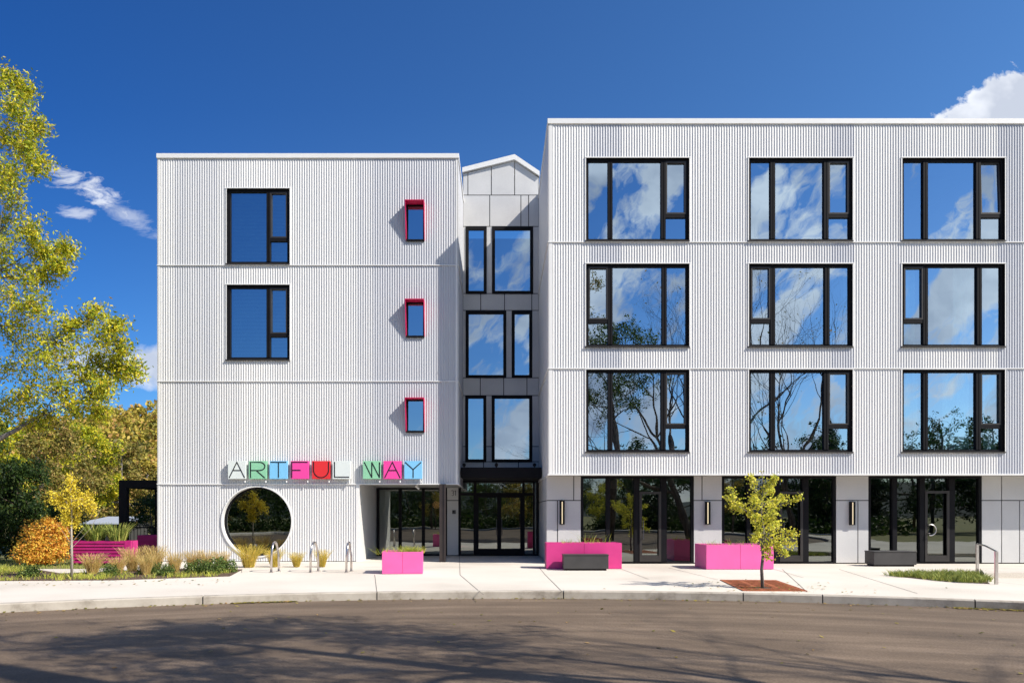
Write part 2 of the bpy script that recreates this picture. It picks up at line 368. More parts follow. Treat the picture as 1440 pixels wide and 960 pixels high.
mb = MB()
clad(mb, 'x', DL, LX0 + .07, LX1 - .07, SOF + .02, LT - .14, holesL)
clad(mb, 'x', DL, LX0 + .07, NOT - .10, 0.02, SOF - .012, (), circle=CIRC)
clad(mb, 'y', LX1, DL + .07, DM, SOF + .02, LT - .14, (), out=1)
clad(mb, 'y', LX0, DL + .07, BACK, .02, LT - .14, (), out=-1)
mb.box(LX0, LX1, BACK, BACK + .1, 0, LT - .14)
mb.box(LX1 - .02, LX1 + .005, DM + .1, BACK, SOF, LT - .14)
wl = mb.build('wall', 'clad', BLD); wl['label'] = 'white corrugated wall of the left block'
mb = MB()
clad(mb, 'x', DR, RX0 + .11, RX1 - .07, RSOF + .02, RT - .14, holesR)
clad(mb, 'y', RX0, DR + .07, DM, RSOF + .02, RT - .14, (), out=-1)
clad(mb, 'y', RX1, DR + .07, BACK, .02, RT - .14, (), out=1)
mb.box(RX0, RX1, BACK, BACK + .1, 0, RT - .14)
mb.box(RX0 - .005, RX0 + .02, DM + .1, BACK, RSOF, RT - .14)
wr = mb.build('wall', 'clad', BLD); wr['label'] = 'white corrugated wall of the right block'

# trims: corners, drip flashings, parapet caps, window casings
mb = MB()
def corner(x, y, z0, z1, sx, w=.07):
    mb.box(x, x - sx * w, y - .014, y + .01, z0, z1); mb.box(x - sx * .012, x + sx * .012, y - .014, y + w, z0, z1)
corner(LX0, DL, 0, LT - .12, -1, .075); corner(LX1, DL, SOF, LT - .12, 1, .075)
corner(RX0, DR, RSOF, RT - .12, -1, .115); corner(RX1, DR, 0, RT - .12, 1)
mb.box(NOT - .105, NOT + .012, DL - .014, DL + .02, 0, SOF - .012)
for zz in LS[:2]:
    for a, b in ((LX0 - .02, LX1 + .02),):
        mb.box(a, b, DL - .034, DL - .004, zz - .014, zz + .010)
    mb.box(LX1 + .004, LX1 + .034, DL - .004, DM, zz - .014, zz + .010)
for zz in RS[:2]:
    mb.box(RX0 - .02, RX1, DR - .034, DR - .004, zz - .014, zz + .010)
    mb.box(RX0 - .034, RX0 - .004, DR - .004, DM, zz - .014, zz + .010)
mb.box(LX0 - .02, LX1 + .03, DL - .034, DL + .02, SOF - .012, SOF + .022)
mb.box(LX1 - .02, LX1 + .03, DL + .02, DM, SOF - .012, SOF + .022)
mb.box(RX0 - .03, RX1, DR - .034, DR + .02, RSOF - .02, RSOF + .022)
mb.box(RX0 - .03, RX0 + .02, DR + .02, DM, RSOF - .02, RSOF + .022)
mb.build('flashing', 'trim', BLD)
def cap(name, x0, x1, y0, y1, zt, h):
    m = MB(); o = .035
    m.box(x0 - o, x1 + o, y0 - o - .01, y0 + .3, zt - h, zt, .006)
    m.box(x0 - o, x0 + .3, y0 + .3, y1, zt - h, zt); m.box(x1 - .3, x1 + o, y0 + .3, y1, zt - h, zt)
    m.box(x0 - o, x1 + o, y1, y1 + .3, zt - h, zt); return m.build(name, 'trim', BLD)
cap('parapet_cap', LX0, LX1, DL, BACK, LT, .15); cap('parapet_cap', RX0, RX1, DR, BACK, RT, .155)
mb = MB(); mb.box(LX0 + .1, LX1 - .1, DL + .35, BACK, LT - .5, LT - .4); mb.box(RX0 + .1, RX1 - .1, DR + .35, BACK, RT - .5, RT - .4); mb.build('roof', 'soffit', BLD)

# rooms seen through the glass: slabs, back wall and partitions
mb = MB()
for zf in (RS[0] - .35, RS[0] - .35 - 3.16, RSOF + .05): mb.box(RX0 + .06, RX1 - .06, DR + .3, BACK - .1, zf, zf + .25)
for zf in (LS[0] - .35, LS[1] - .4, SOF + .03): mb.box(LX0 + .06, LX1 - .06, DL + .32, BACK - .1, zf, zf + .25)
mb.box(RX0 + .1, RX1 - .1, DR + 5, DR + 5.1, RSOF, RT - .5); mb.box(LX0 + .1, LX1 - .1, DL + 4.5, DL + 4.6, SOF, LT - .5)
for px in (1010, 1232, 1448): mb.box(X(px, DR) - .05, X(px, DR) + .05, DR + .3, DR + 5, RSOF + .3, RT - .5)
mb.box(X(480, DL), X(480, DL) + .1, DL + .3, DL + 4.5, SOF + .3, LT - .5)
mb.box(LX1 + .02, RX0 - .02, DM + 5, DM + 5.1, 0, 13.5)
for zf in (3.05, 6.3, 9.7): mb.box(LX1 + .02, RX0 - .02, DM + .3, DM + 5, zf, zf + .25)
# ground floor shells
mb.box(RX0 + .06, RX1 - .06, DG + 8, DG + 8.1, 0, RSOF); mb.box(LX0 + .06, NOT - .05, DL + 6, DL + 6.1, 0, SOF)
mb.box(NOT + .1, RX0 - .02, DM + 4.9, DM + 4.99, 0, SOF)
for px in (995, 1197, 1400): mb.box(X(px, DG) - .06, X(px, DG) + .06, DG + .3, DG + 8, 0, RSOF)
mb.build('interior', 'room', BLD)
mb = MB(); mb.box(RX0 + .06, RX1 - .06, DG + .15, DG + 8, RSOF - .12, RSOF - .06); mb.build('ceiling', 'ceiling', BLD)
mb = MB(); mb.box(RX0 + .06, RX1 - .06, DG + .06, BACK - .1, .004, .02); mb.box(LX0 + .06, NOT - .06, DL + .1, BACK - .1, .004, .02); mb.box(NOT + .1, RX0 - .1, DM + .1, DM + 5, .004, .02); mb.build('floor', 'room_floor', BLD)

# soffits
mb = MB()
mb.box(NOT, LX1 - .02, DL + .02, DM, SOF, SOF + .05); mb.box(RX0 + .02, RX1, DR + .02, DG + .1, RSOF, RSOF + .04)
mb.build('soffit', 'soffit', BLD)
# white side wall of the notch
mb = MB(); mb.box(NOT - .10, NOT, DL + .02, DM + .05, 0, SOF); o = mb.build('wall', 'trim', BLD); o['label'] = 'smooth white side wall of the entrance recess'

# ---- big windows
def ring(m, x0, x1, z0, z1, w, y0, y1):
    m.box(x0, x1, y0, y1, z0, z0 + w); m.box(x0, x1, y0, y1, z1 - w, z1)
    m.box(x0, x0 + w, y0, y1, z0 + w, z1 - w); m.box(x1 - w, x1, y0, y1, z0 + w, z1 - w)
def pane(m, x0, x1, z0, z1, y): m.quad((x0, y, z0), (x1, y, z0), (x1, y, z1), (x0, y, z1))
def big_window(x0, x1, z0, z1, D, bays, vent, frac, casing=True, tilt=False, fw=.07, mw=.125, proud=.0):
    """bays: fractions of the mullion centres; vent: which bay has a transom; frac: transom height fraction"""
    f = MB(); yf = D + .05; yb = D + .14
    f.box(x0, x1, yf, yb, z0, z0 + fw); f.box(x0, x1, yf, yb, z1 - fw, z1)
    f.box(x0, x0 + fw, yf, yb, z0 + fw, z1 - fw); f.box(x1 - fw, x1, yf, yb, z0 + fw, z1 - fw)
    ms = [x0 + (x1 - x0) * q for q in bays]
    for q in ms: f.box(q - mw / 2, q - .008, yf - .018, yb, z0 + fw, z1 - fw); f.box(q + .008, q + mw / 2, yf - .018, yb, z0 + fw, z1 - fw); f.box(q - .008, q + .008, yf + .01, yb, z0 + fw, z1 - fw)
    # dark jamb liners inside the opening
    f.box(x0 - .012, x0, D - .02, yb + .05, z0 - .012, z1 + .012); f.box(x1, x1 + .012, D - .02, yb + .05, z0 - .012, z1 + .012); f.box(x0, x1, D - .02, yb + .05, z1, z1 + .012)
    edges = [x0 + fw] + sum([[q - mw / 2, q + mw / 2] for q in ms], []) + [x1 - fw]
    bl = [(edges[2 * i], edges[2 * i + 1]) for i in range(len(ms) + 1)]
    zt = z0 + (z1 - z0) * frac
    a, b = bl[vent]; f.box(a, b, yf - .006, yb, zt - .055, zt + .055)
    w = f.build('window', 'black', BLD)
    g = MB(); y = yb - .03
    for i, (p, q) in enumerate(bl):
        if i != vent: pane(g, p, q, z0 + fw, z1 - fw, y)
    pane(g, a, b, z0 + fw, zt - .055, y)
    if not tilt: pane(g, a + .045, b - .045, zt + .1, z1 - fw - .045, y)
    g.build('pane', 'glass', w)
    s = MB(); sz0, sz1 = zt + .055, z1 - fw
    ring(s, a, b, sz0, sz1, .045, yf - .012, yb - .02)
    so = s.build('sash', 'mull', w, loc=(a, yf, sz0))
    if tilt:
        so.rotation_euler[0] = -R(2.5)
        g = MB(); pane(g, a + .045, b - .045, sz0 + .045, sz1 - .045, yf + .03); po = g.build('pane', 'glass', w, loc=(a, yf, sz0)); po.rotation_euler[0] = -R(2.5)
    s = MB(); s.box(x0 - .05, x1 + .02, D - .065, D + .05, z0 - .035, z0 - .002, .004); s.build('sill', 'mull', w)
    if casing:
        c = MB(); c.box(x0 - .045, x1 + .045, D - .03, D - .004, z1 + .012, z1 + .042); c.box(x0 - .045, x0 - .013, D - .022, D - .004, z0 - .03, z1 + .012); c.box(x1 + .013, x1 + .045, D - .022, D - .004, z0 - .03, z1 + .012)
        c.build('casing', 'trim', w)
    return w, bl
CURT = []
def curtain(w, x0, x1, z0, z1, y, mat='curtain'):
    c = MB(); n = max(8, int((x1 - x0) / .03)); ph = x0 * 3
    pts = [(x0 + (x1 - x0) * i / n, y + .035 * math.sin(i * 1.1 + ph) + .02 * math.sin(i * .37)) for i in range(n + 1)]
    for (a, ya), (b, yb) in zip(pts[:-1], pts[1:]): c.quad((a, ya, z0), (b, yb, z0), (b, yb, z1), (a, ya, z1))
    c.build('curtain', mat, w)
ROW = ['top floor', 'middle floor', 'lowest window row']; COLN = ['left', 'centre', 'right', 'far right']
for r, c, l, rr, t, b in WR + WX:
    x0, x1, z0, z1 = opening(l, rr, t, b, DR)
    vent = 2 if r != 1 else 0
    bays = (.235, .755) if vent == 2 else (.235, .765)
    w, bl = big_window(x0, x1, z0, z1, DR, bays, vent, .31, tilt=(r == 0 and c == 2), mw=.14)
    if (r, c) == (2, 1): curtain(w, bl[0][0], bl[0][0] + .42, z0, z1, DR + .24)
    if (r, c) == (2, 2): curtain(w, bl[0][0], bl[0][0] + .5, z0, z1, DR + .24); curtain(w, bl[1][0] + .55, bl[1][1] - .1, z0, z1, DR + .24); curtain(w, bl[2][0] + .2, bl[2][1], z0, z1, DR + .24)
    if (r, c) == (1, 2): curtain(w, bl[0][0], bl[0][0] + .45, z0, z1, DR + .24); curtain(w, bl[1][0] + .85, bl[1][1], z0, z1, DR + .24)
    if (r, c) == (1, 1): curtain(w, bl[2][0] + .5, bl[2][1], z0, z1, DR + .24)
    w['label'] = 'wide three bay window, %s' % ROW[r]
for r, l, rr, t, b in WL:
    x0, x1, z0, z1 = opening(l, rr, t, b, DL)
    w, bl = big_window(x0, x1, z0, z1, DL, (.655,), 1, .33, fw=.085, mw=.12)
    w['label'] = 'tall two bay window on the left block'
    m = MB(); zz = z0 + .1
    while zz < z1 - .1: m.box(x0 + .1, x1 - .1, DL + .3, DL + .335, zz, zz + .012); zz += .045
    m.build('blind', 'blind', w)
# ---- little windows in wedge shaped magenta surrounds
for t, b in WS:
    D = DL; x0, x1 = X(571.5, DL), X(596.8, DL); z1 = Z(t + 4.2, DL); z0 = Z(b - 1.5, DL); p = .31; th = .016
    s = MB()
    # top board, two triangular cheeks, thin bottom board
    s.box(x0 - th, x1 + th, D - p, D + .12, z1, z1 + th)
    for xa in (x0 - th, x1):
        n = len(s.v); xb = xa + th
        poly = [(D - p, z1), (D - p, z1 - .03), (D - .05, z0), (D + .12, z0), (D + .12, z1)]
        s.v += [(xa, y, z) for y, z in poly] + [(xb, y, z) for y, z in poly]
        s.f.append(tuple(n + i for i in reversed(range(5)))); s.f.append(tuple(n + 5 + i for i in range(5)))
        s.f += [(n + i, n + (i + 1) % 5, n + 5 + (i + 1) % 5, n + 5 + i) for i in range(5)]
    w = MB(); ring(w, x0, x1, z0, z1, .05, D + .06, D + .115)
    wo = w.build('window', 'black', BLD); wo['label'] = 'narrow window inside a magenta wedge surround'
    s.build('surround', 'surround', wo)
    g = MB(); pane(g, x0 + .05, x1 - .05, z0 + .05, z1 - .05, D + .09); g.build('pane', 'glass', wo)
    k = MB(); k.box(x0 + .002, x1 - .002, D - .06, D + .055, z0 - .03, z0 + .03); k.build('sill', 'black', wo)
# ---- round window
cx, cz, cr = CIRC
def annulus(m, r0, r1, y0, y1, n=96, prof2=None):
    b = len(m.v)
    for r, y in ((r0, y0), (r1, y0), (r1, y1), (r0, y1)):
        m.v += [(cx + r * math.cos(2 * math.pi * i / n), y, cz + r * math.sin(2 * math.pi * i / n)) for i in range(n)]
    for k in range(4):
        for i in range(n):
            j = (i + 1) % n; k2 = (k + 1) % 4
            m.f.append((b + k * n + i, b + k * n + j, b + k2 * n + j, b + k2 * n + i))
m = MB(); annulus(m, cr - .012, cr + .028, DL - .04, DL + .26); ro = m.build('round_window', 'trim', BLD, smooth=False); ro['label'] = 'big round window in a deep white ring'
m = MB(); annulus(m, cr - .07, cr - .012, DL + .15, DL + .25); m.build('frame', 'black', ro)
m = MB(); m.v = [(cx + (cr - .06) * math.cos(2 * math.pi * i / 96), DL + .2, cz + (cr - .06) * math.sin(2 * math.pi * i / 96)) for i in range(96)]; m.f = [tuple(range(96))]; m.build('pane', 'shopglass', ro)

# ---- fibre cement panels
def panels(name, D, xs_rows, zs, thick=.02, gap=.03, label=None):
    m = MB()
    for (z0, z1), xs in xs_rows:
        for a, b in zip(xs[:-1], xs[1:]):
            if b is None or a is None: continue
            m.box(a + gap / 2, b - gap / 2, D - thick, D - .001, z0 + gap / 2, z1 - gap / 2)
    o = m.build(name, 'panel', BLD)
    if label: o['label'] = label
    return o
# recess wall
D = DM; xl, xr = LX1, RX0
ZJ = [Z(v, D) for v in (274.75, 318.75, 412.8, 436.5, 531, 556, 648.8, 657)]
rows = [((ZJ[1], ZJ[0]), [xl] + [X(v, D) for v in (688.7, 732.5, 743.3)] + [xr]),
        ((ZJ[3], ZJ[2]), [xl] + [X(v, D) for v in (676, 709.5, 747.8)] + [xr]),
        ((ZJ[5], ZJ[4]), [xl] + [X(v, D) for v in (675.4, 708.3, 741)] + [xr]),
        ((ZJ[7] - .3, ZJ[6]), [xl] + [X(v, D) for v in (680, 698, 729)] + [xr])]
wins = [((655, 684.3), (692, 749.5), 320, 413.3), ((655, 711.8), (719.7, 748.3), 438, 531.2), ((654.4, 683.8), (691.6, 748.3), 556.5, 649.3)]
for k, ((a0, a1), (b0, b1), t, b) in enumerate(wins):
    lo, hi = Z(b, D) - .01, Z(t, D) + .01
    z0, z1 = (ZJ[2], ZJ[1]) if k == 0 else ((ZJ[4], ZJ[3]) if k == 1 else (ZJ[6], ZJ[5]))
    for xa, xb in ((xl, X(a0, D)), (X(a1, D), X(b0, D)), (X(b1, D), xr)):
        if k == 2: zs = Z(627.5, D); rows.append(((z0, zs), [xa - .01, xb + .01])); rows.append(((zs, z1), [xa - .01, xb + .01]))
        else: rows.append(((z0, z1), [xa - .01, xb + .01]))
    for (p, q), lab in (((a0, a1), 0), ((b0, b1), 1)):
        f = MB(); ring(f, X(p, D), X(q, D), lo, hi, .11, D - .05, D + .08)
        w = f.build('window', 'black', BLD); w['label'] = 'fixed dark framed window of the grey gabled bay'
        g = MB(); pane(g, X(p, D) + .11, X(q, D) - .11, lo + .11, hi - .11, D + .0); g.build('pane', 'glass', w)
panels('panel_cladding', D, rows, None, label='grey fibre cement panels of the gabled bay')
# gable row and roof
zp = Z(219, D); xp = X(723.5, D); zl = zp - (xp - xl) * .255; zr = zp - (xr - xp) * .69
def roofz(x): return (zp - (xp - x) * .255 if x < xp else zp - (x - xp) * .69) - .20
m = MB(); xs = [xl] + [X(v, D) for v in (658, 691, 723.7, 757.3)] + [xr]; g_ = .015
for a, b in zip(xs[:-1], xs[1:]): m.prism([(a + g_, ZJ[0] + g_), (b - g_, ZJ[0] + g_), (b - g_, roofz(b - g_) - .01), (a + g_, roofz(a + g_) - .01)], D - .02, D - .001)
m.build('gable', 'panel', BLD)
m = MB()
m.prism([(xl - .02, zl), (xl - .02, zl - .17), (xp, zp - .19), (xr + .02, zr - .17), (xr + .02, zr), (xp, zp)], D - .12, BACK)
m.build('roof', 'trim', BLD)
# dark backing of the recess wall with window holes left open
m = MB(); cuts = [ (X(p, D), X(q, D), Z(b, D), Z(t, D)) for (w1, w2, t, b) in wins for p, q in (w1, w2)]
def cut_wall(m, x0, x1, z0, z1, holes, y0, y1):
    zs = sorted({z0, z1} | {h[2] for h in holes} | {h[3] for h in holes}); zs = [z for z in zs if z0 <= z <= z1]
    for a, b in zip(zs[:-1], zs[1:]):
        if b - a < 1e-4: continue
        zm = (a + b) / 2; hs = sorted(h for h in holes if h[2] < zm < h[3]); x = x0
        for h in hs:
            if h[0] > x: m.box(x, h[0], y0, y1, a, b)
            x = max(x, h[1])
        if x < x1: m.box(x, x1, y0, y1, a, b)
cut_wall(m, xl, xr, 2.75, roofz(xl) - .05, cuts, D, D + .1)
o = m.build('wall', 'letter', BLD); o['label'] = 'dark backing behind the panel joints'
# canopy with spotlights over the door
m = MB(); cy0 = 26.0; m.box(LX1 + .04, RX0 - .04, cy0, DM - .03, Z(671.3, cy0), Z(656.8, cy0), .01)
can = m.build('canopy', 'black', BLD)
for px in (652.7, 698, 751.5):
    m = MB(); xx = X(px, cy0 + .2); zz = Z(656.8, cy0)
    m.tube([(xx, cy0 + .2, zz), (xx, cy0 + .2, zz + .035)], .018, 8); m.tube([(xx, cy0 + .09, zz + .09), (xx, cy0 + .15, zz + .09), (xx, cy0 + .28, zz + .075)], [.062, .062, .045], 12); m.build('spotlight_and_sun_spot', 'black', can)
# ground floor piers under the left overhang
m = MB(); m.box(X(629, DM), X(644.5, DM), DM - .05, DM - .002, .03, Z(703.3, DM) - .015); m.box(X(629, DM), X(644.5, DM), DM - .05, DM - .002, Z(703.3, DM) + .015, SOF)
m.build('panel_cladding', 'panel', BLD)
m = MB(); m.box(X(625, DM), X(646, DM), DM, DM + .1, 0, 3.0); m.box(LX1 - .05, RX0 + .05, DM + .0, DM + .1, 2.72, 2.8)
m.build('pier', 'letter', BLD)
# column
m = MB(); a, b = X(617.8, 24.6), X(626.6, 24.6); m.box(a, a + .05, 24.62, 24.85, 0, SOF); m.box(b - .05, b, 24.62, 24.85, 0, SOF); m.box(a + .05, b - .05, 24.65, 24.82, 0, SOF)
m.build('column', 'post', BLD)
# ---- storefronts
def storefront(l, r, D, zt, mulls, door=None, z_base=.0, fwpx=4, glassmat='shopglass', transoms=(), label=None, extra_bottom=()):
    x0, x1 = X(l, D), X(r, D); f = MB(); fw = .08
    f.box(x0, x0 + fw, D - .05, D + .1, z_base, zt); f.box(x1 - fw, x1, D - .05, D + .1, z_base, zt)
    f.box(x0 + fw, x1 - fw, D - .05, D + .1, zt - .06, zt); f.box(x0 + fw, x1 - fw, D - .05, D + .1, z_base, z_base + .06)
    for a, b in mulls: f.box(X(a, D), X(b, D), D - .07, D + .1, z_base + .06, zt - .06)
    for a, b, t, bt in transoms: f.box(X(a, D), X(b, D), D - .045, D + .1, Z(bt, D), Z(t, D))
    w = f.build('storefront', 'black', BLD)
    if label: w['label'] = label
    g = MB(); pane(g, x0 + .04, x1 - .04, z_base + .03, zt - .03, D + .03); g.build('pane', glassmat, w)
    return w
def shop_door(D, l, r, t, label, mat='mull', handle='ring', hs='l'):
    d = MB(); x0, x1 = X(l, D), X(r, D); zt = Z(t, D)
    ring(d, x0, x1, .07, zt, .075, D - .085, D - .03); d.box(x0 + .075, x1 - .075, D - .08, D - .03, .145, .26)
    o = d.build('door', mat, BLD); o['label'] = label
    h = MB()
    if handle == 'ring':
        c = (x0 + .13, 1.05); n = 14
        h.tube([(c[0] + .17 * math.sin(q) * 1.0, D - .15, c[1] + .17 * math.cos(q)) for q in [math.pi * i / n * 1.15 - .2 for i in range(n + 1)]], .016, 8)
        h.box(c[0] - .06, c[0] - .02, D - .15, D - .085, c[1] - .12, c[1] - .09); h.box(c[0] - .06, c[0] - .02, D - .15, D - .085, c[1] + .14, c[1] + .17)
    else:
        xx = x0 + .1 if hs == 'l' else x1 - .1
        h.tube([(xx, D - .15, .75), (xx, D - .15, 1.35)], .014, 8); h.box(xx - .01, xx + .01, D - .15, D - .085, .8, .83); h.box(xx - .01, xx + .01, D - .15, D - .085, 1.27, 1.3)
    h.build('handle', 'steel' if handle == 'ring' else 'vent', o)
    return o
zt = RSOF - .015
storefront(816.5, 975, DG, zt, [(852, 857.5), (891.5, 898.8), (929, 937)], label='shop front left of the three'); shop_door(DG, 898.8, 929, 691, 'glass shop door with dark frame', handle='bar')
storefront(1014.4, 1174.6, DG, zt, [(1049.6, 1054.8), (1088, 1095.4), (1127.7, 1136)], label='shop front behind the young tree'); shop_door(DG, 1095.4, 1127.7, 691, 'glass shop door behind the young tree', handle='bar')
storefront(1220, 1379, DG, zt, [(1253.8, 1260), (1292, 1299), (1333, 1341)], label='shop front right of the three'); shop_door(DG, 1299, 1333, 690, 'glass shop door with a curved pull')
storefront(1426 + 58, 1640, DG, zt, [(1520, 1526), (1560, 1567), (1600, 1608)])
# ground floor panels of the right block
HJ = Z(703.3, DG)
def pier(l, r, up, lowj, right_clip=None):
    m = MB(); g_ = .014
    xs = [l] + up + [r]
    for a, b in zip(xs[:-1], xs[1:]): m.box(X(a, DG) + (g_ if a != l else 0), X(b, DG) - (g_ if b != r else 0), DG - .06, DG - .03, HJ + g_, RSOF - .002)
    xs = [l] + lowj + [r]
    for a, b in zip(xs[:-1], xs[1:]): m.box(X(a, DG) + (g_ if a != l else 0), X(b, DG) - (g_ if b != r else 0), DG - .06, DG - .03, .035, HJ - g_)
    o = m.build('panel_cladding', 'panel', BLD)
    m = MB(); m.box(X(l, DG) + .004, X(r, DG) - .004, DG - .035, DG + .12, 0, RSOF - .004); m.build('pier', 'letter', BLD)
x_left = VX + RX0 * F / DG
pier(x_left, 816.3, [806.6], [783.8]); pier(975.2, 1014.2, [986.5], []); pier(1174.8, 1219.8, [], [1205.2]); pier(1379.2, 1483.8, [1406.8, 1455], [1406.8, 1432, 1458]); pier(1640.2, VX + RX1 * F / DG, [1700], [1680, 1720])
m = MB(); m.box(RX0 - .0, RX0 + .03, DG - .03, DM, .035, HJ - .014); m.box(RX0, RX0 + .03, DG - .03, DM, HJ + .014, RSOF - .002); m.build('panel_cladding', 'panel', BLD)
m = MB(); m.box(RX0 + .025, RX0 + .2, DG + .12, DM, 0, RSOF - .004); m.build('pier', 'letter', BLD)
# recess storefront and main entrance
w = storefront(530, 628.5, DM, SOF, [(560.7, 564.6), (593.3, 597.3)], label='shop front in the recess under the left block')
storefront(645, 757.3, DM, 2.78, [(666, 670), (734.5, 737.8), (749.5, 752)], transoms=[(645, 750, 692.5, 696.3)], glassmat='shopglass', label='main entrance screen with transom lights')
shop_door(DM, 670, 702, 696.3, 'left leaf of the main entrance', 'black', 'bar', 'r'); shop_door(DM, 702, 734.5, 696.3, 'right leaf of the main entrance', 'black', 'bar', 'l')

# ------------------------------------------------------------------ sign letters
SG = 'coloured square letter signs above the round window'
def stroke(m, pts, w, y0, y1):
    pts = [p for i, p in enumerate(pts) if i == 0 or math.dist(p, pts[i - 1]) > 1e-4]
    """flat band of width w along a polyline in x,z"""
    n = len(pts); L = []; Rr = []
    for i in range(n):
        a = Vector(pts[max(i - 1, 0)]); b = Vector(pts[min(i + 1, n - 1)]); d = (b - a).normalized(); nn = Vector((-d.y, d.x)) * w / 2
        if 0 < i < n - 1:
            d1 = (Vector(pts[i]) - a).normalized(); c = max(.5, d1.dot(d)); nn = nn / c
        p = Vector(pts[i]); L.append(p + nn); Rr.append(p - nn)
    for i in range(n - 1):
        m.prism([tuple(Rr[i]), tuple(Rr[i + 1]), tuple(L[i + 1]), tuple(L[i])], y0, y1)
arc = lambda cx, cy, rx, ry, a0, a1, n=16: [(cx + rx * math.cos(R(a0 + (a1 - a0) * i / n)), cy + ry * math.sin(R(a0 + (a1 - a0) * i / n))) for i in range(n + 1)]
GLY = {
 'A': [[(.07, .06), (.5, .93), (.93, .06)], [(.27, .47), (.73, .47)]],
 'R': [[(.1, .05), (.1, .93), (.6, .93)] + arc(.6, .70, .3, .23, 90, -90, 12) + [(.1, .47)], [(.42, .47), (.9, .05)]],
 'T': [[(.05, .93), (.93, .93)], [(.5, .93), (.5, .06)]],
 'F': [[(.06, .05), (.06, .93), (.94, .93)], [(.06, .48), (.55, .48)]],
 'U': [[(.08, .95), (.08, .5)] + arc(.5, .5, .42, .43, 180, 360, 16) + [(.92, .95)]],
 'L': [[(.11, .95), (.11, .10), (.93, .10)]],
 'W': [[(.08, .93), (.5, .07)], [(.5, .07), (.5, .93)], [(.5, .93), (.93, .07)], [(.93, .07), (.93, .93)]],
 'Y': [[(.05, .93), (.5, .52), (.95, .93)], [(.5, .52), (.5, .06)]]}
signs = [('A', 320.5, 's_grey', 'pale grey square sign with a thin black letter A, first of the row'), ('R', 349.8, 's_green', 'mint green square sign with a thin black letter R'), ('T', 379, 's_blue', 'sky blue square sign with a thin black letter T'), ('F', 408.8, 's_pink', 'hot pink square sign with a thin black letter F'),
         ('U', 438.9, 's_red', 'red square sign with a thin black letter U'), ('L', 467.6, 's_grey', 'pale grey square sign with a thin black letter L'), ('W', 510.3, 's_green', 'mint green square sign with a thin black letter W'), ('A', 539.2, 's_pink', 'hot pink square sign with a thin black letter A'), ('Y', 568.4, 's_blue', 'sky blue square sign with a thin black letter Y, last of the row')]
for ch, px, mt, lab in signs:
    ys = DL - .17; s_ = 25.2 * ys / F; x0 = X(px, ys); z0 = Z(673, ys)
    m = MB(); m.box(x0, x0 + s_, ys, ys + .115, z0, z0 + s_, .004)
    o = m.build('letter_sign', mt, loc=(x0, ys, z0)); tag(o, lab, 'sign', SG)
    m = MB()
    for k, pts in enumerate(GLY[ch]): stroke(m, [(x0 + a * s_, z0 + b * s_) for a, b in pts], .034, ys - .005 - .0006 * k, ys + .002)
    c = m.build('letter', 'letter', o); c.location = (-x0, -ys, -z0)
    for dx in (.2, .8):
        m = MB(); m.box(s_ * dx - .015, s_ * dx + .015, .115, DL - .005 - ys, s_ * .4, s_ * .44); m.build('bracket', 'trim', o)
    m = MB(); m.tube([(s_ * .92, .05, -.115), (s_ * .92, .05, -.055)], .022, 8); m.box(s_ * .92 - .01, s_ * .92 + .01, .06, DL - .005 - ys, -.095, -.075); m.build('spotlight_and_sun_spot', 'trim', o)  # white stubs stand in for sunlit spots between the signs' shadows, not lamps

# ------------------------------------------------------------------ wall lights, house number, intercom, camera, emblem
for px, py0, py1, lab in ((790.3, 704, 737, 'slim black wall light above the long planter with the black bench'), (994.4, 705, 737, 'slim black wall light on the narrow pier left of the young tree'), (1197.2, 705, 737.8, 'slim black wall light nearest the dark grey bench on the right')):
    y = DG - .06; xc = X(px, y); w_ = .075; z0, z1 = Z(py1, y), Z(py0, y)
    e = empty('wall_light', (xc, y, z0), lab, 'wall light', 'wall lights on the grey piers')
    m = MB(); m.box(-w_, -.022, -.11, -.002, 0, z1 - z0); m.box(.022, w_, -.11, -.002, 0, z1 - z0); m.box(-.022, .022, -.06, -.002, 0, z1 - z0); m.box(-.022, .022, -.11, -.06, 0, .02); m.box(-.022, .022, -.11, -.06, z1 - z0 - .02, z1 - z0); m.build('housing', 'black', e)
    m = MB(); m.box(-.014, .014, -.105, -.06, .022, z1 - z0 - .022); m.build('diffuser', 'lamp', e)
y = DM - .05; xc = X(638.5, y); zc = Z(692.8, y)
e = empty('house_number', (xc, y, zc), 'small dark house number 31 on the grey pier beside the entrance', 'house number')
m = MB(); h_ = .19; stroke(m, [(-.10, h_ * .45)] + arc(-.06, .045, .045, .045, 120, -90, 10), .02, -.02, -.003); stroke(m, arc(-.06, -.045, .05, .05, 90, -120, 10), .02, -.021, -.004); m.build('digit', 'vent', e)
m = MB(); m.box(.045, .067, -.02, -.003, -.095, .09); stroke(m, [(.015, .06), (.056, .088)], .018, -.0212, -.004); m.build('digit', 'vent', e)
xc = X(638.8, y); zc = Z(719.5, y)
e = empty('intercom', (xc, y, zc), 'small black intercom box on the grey pier beside the entrance', 'intercom')
m = MB(); m.box(-.075, .055, -.035, -.003, -.07, .07, .005); m.build('housing', 'vent', e); m = MB(); m.box(-.06, -.02, -.04, -.036, -.02, .05); m.build('keypad', 'black', e)
y = DL + .35; xc = X(587.5, y)
e = empty('security_camera', (xc, y, SOF), 'small white security camera hanging under the soffit beside the letter Y', 'camera')
m = MB(); m.tube([(0, 0, 0), (0, 0, -.05)], .02, 8); m.build('mount', 'trim', e); m = MB(); m.tube([(-.06, 0, -.05), (.05, -.06, -.14)], [.035, .03], 10); m.build('housing', 'trim', e)
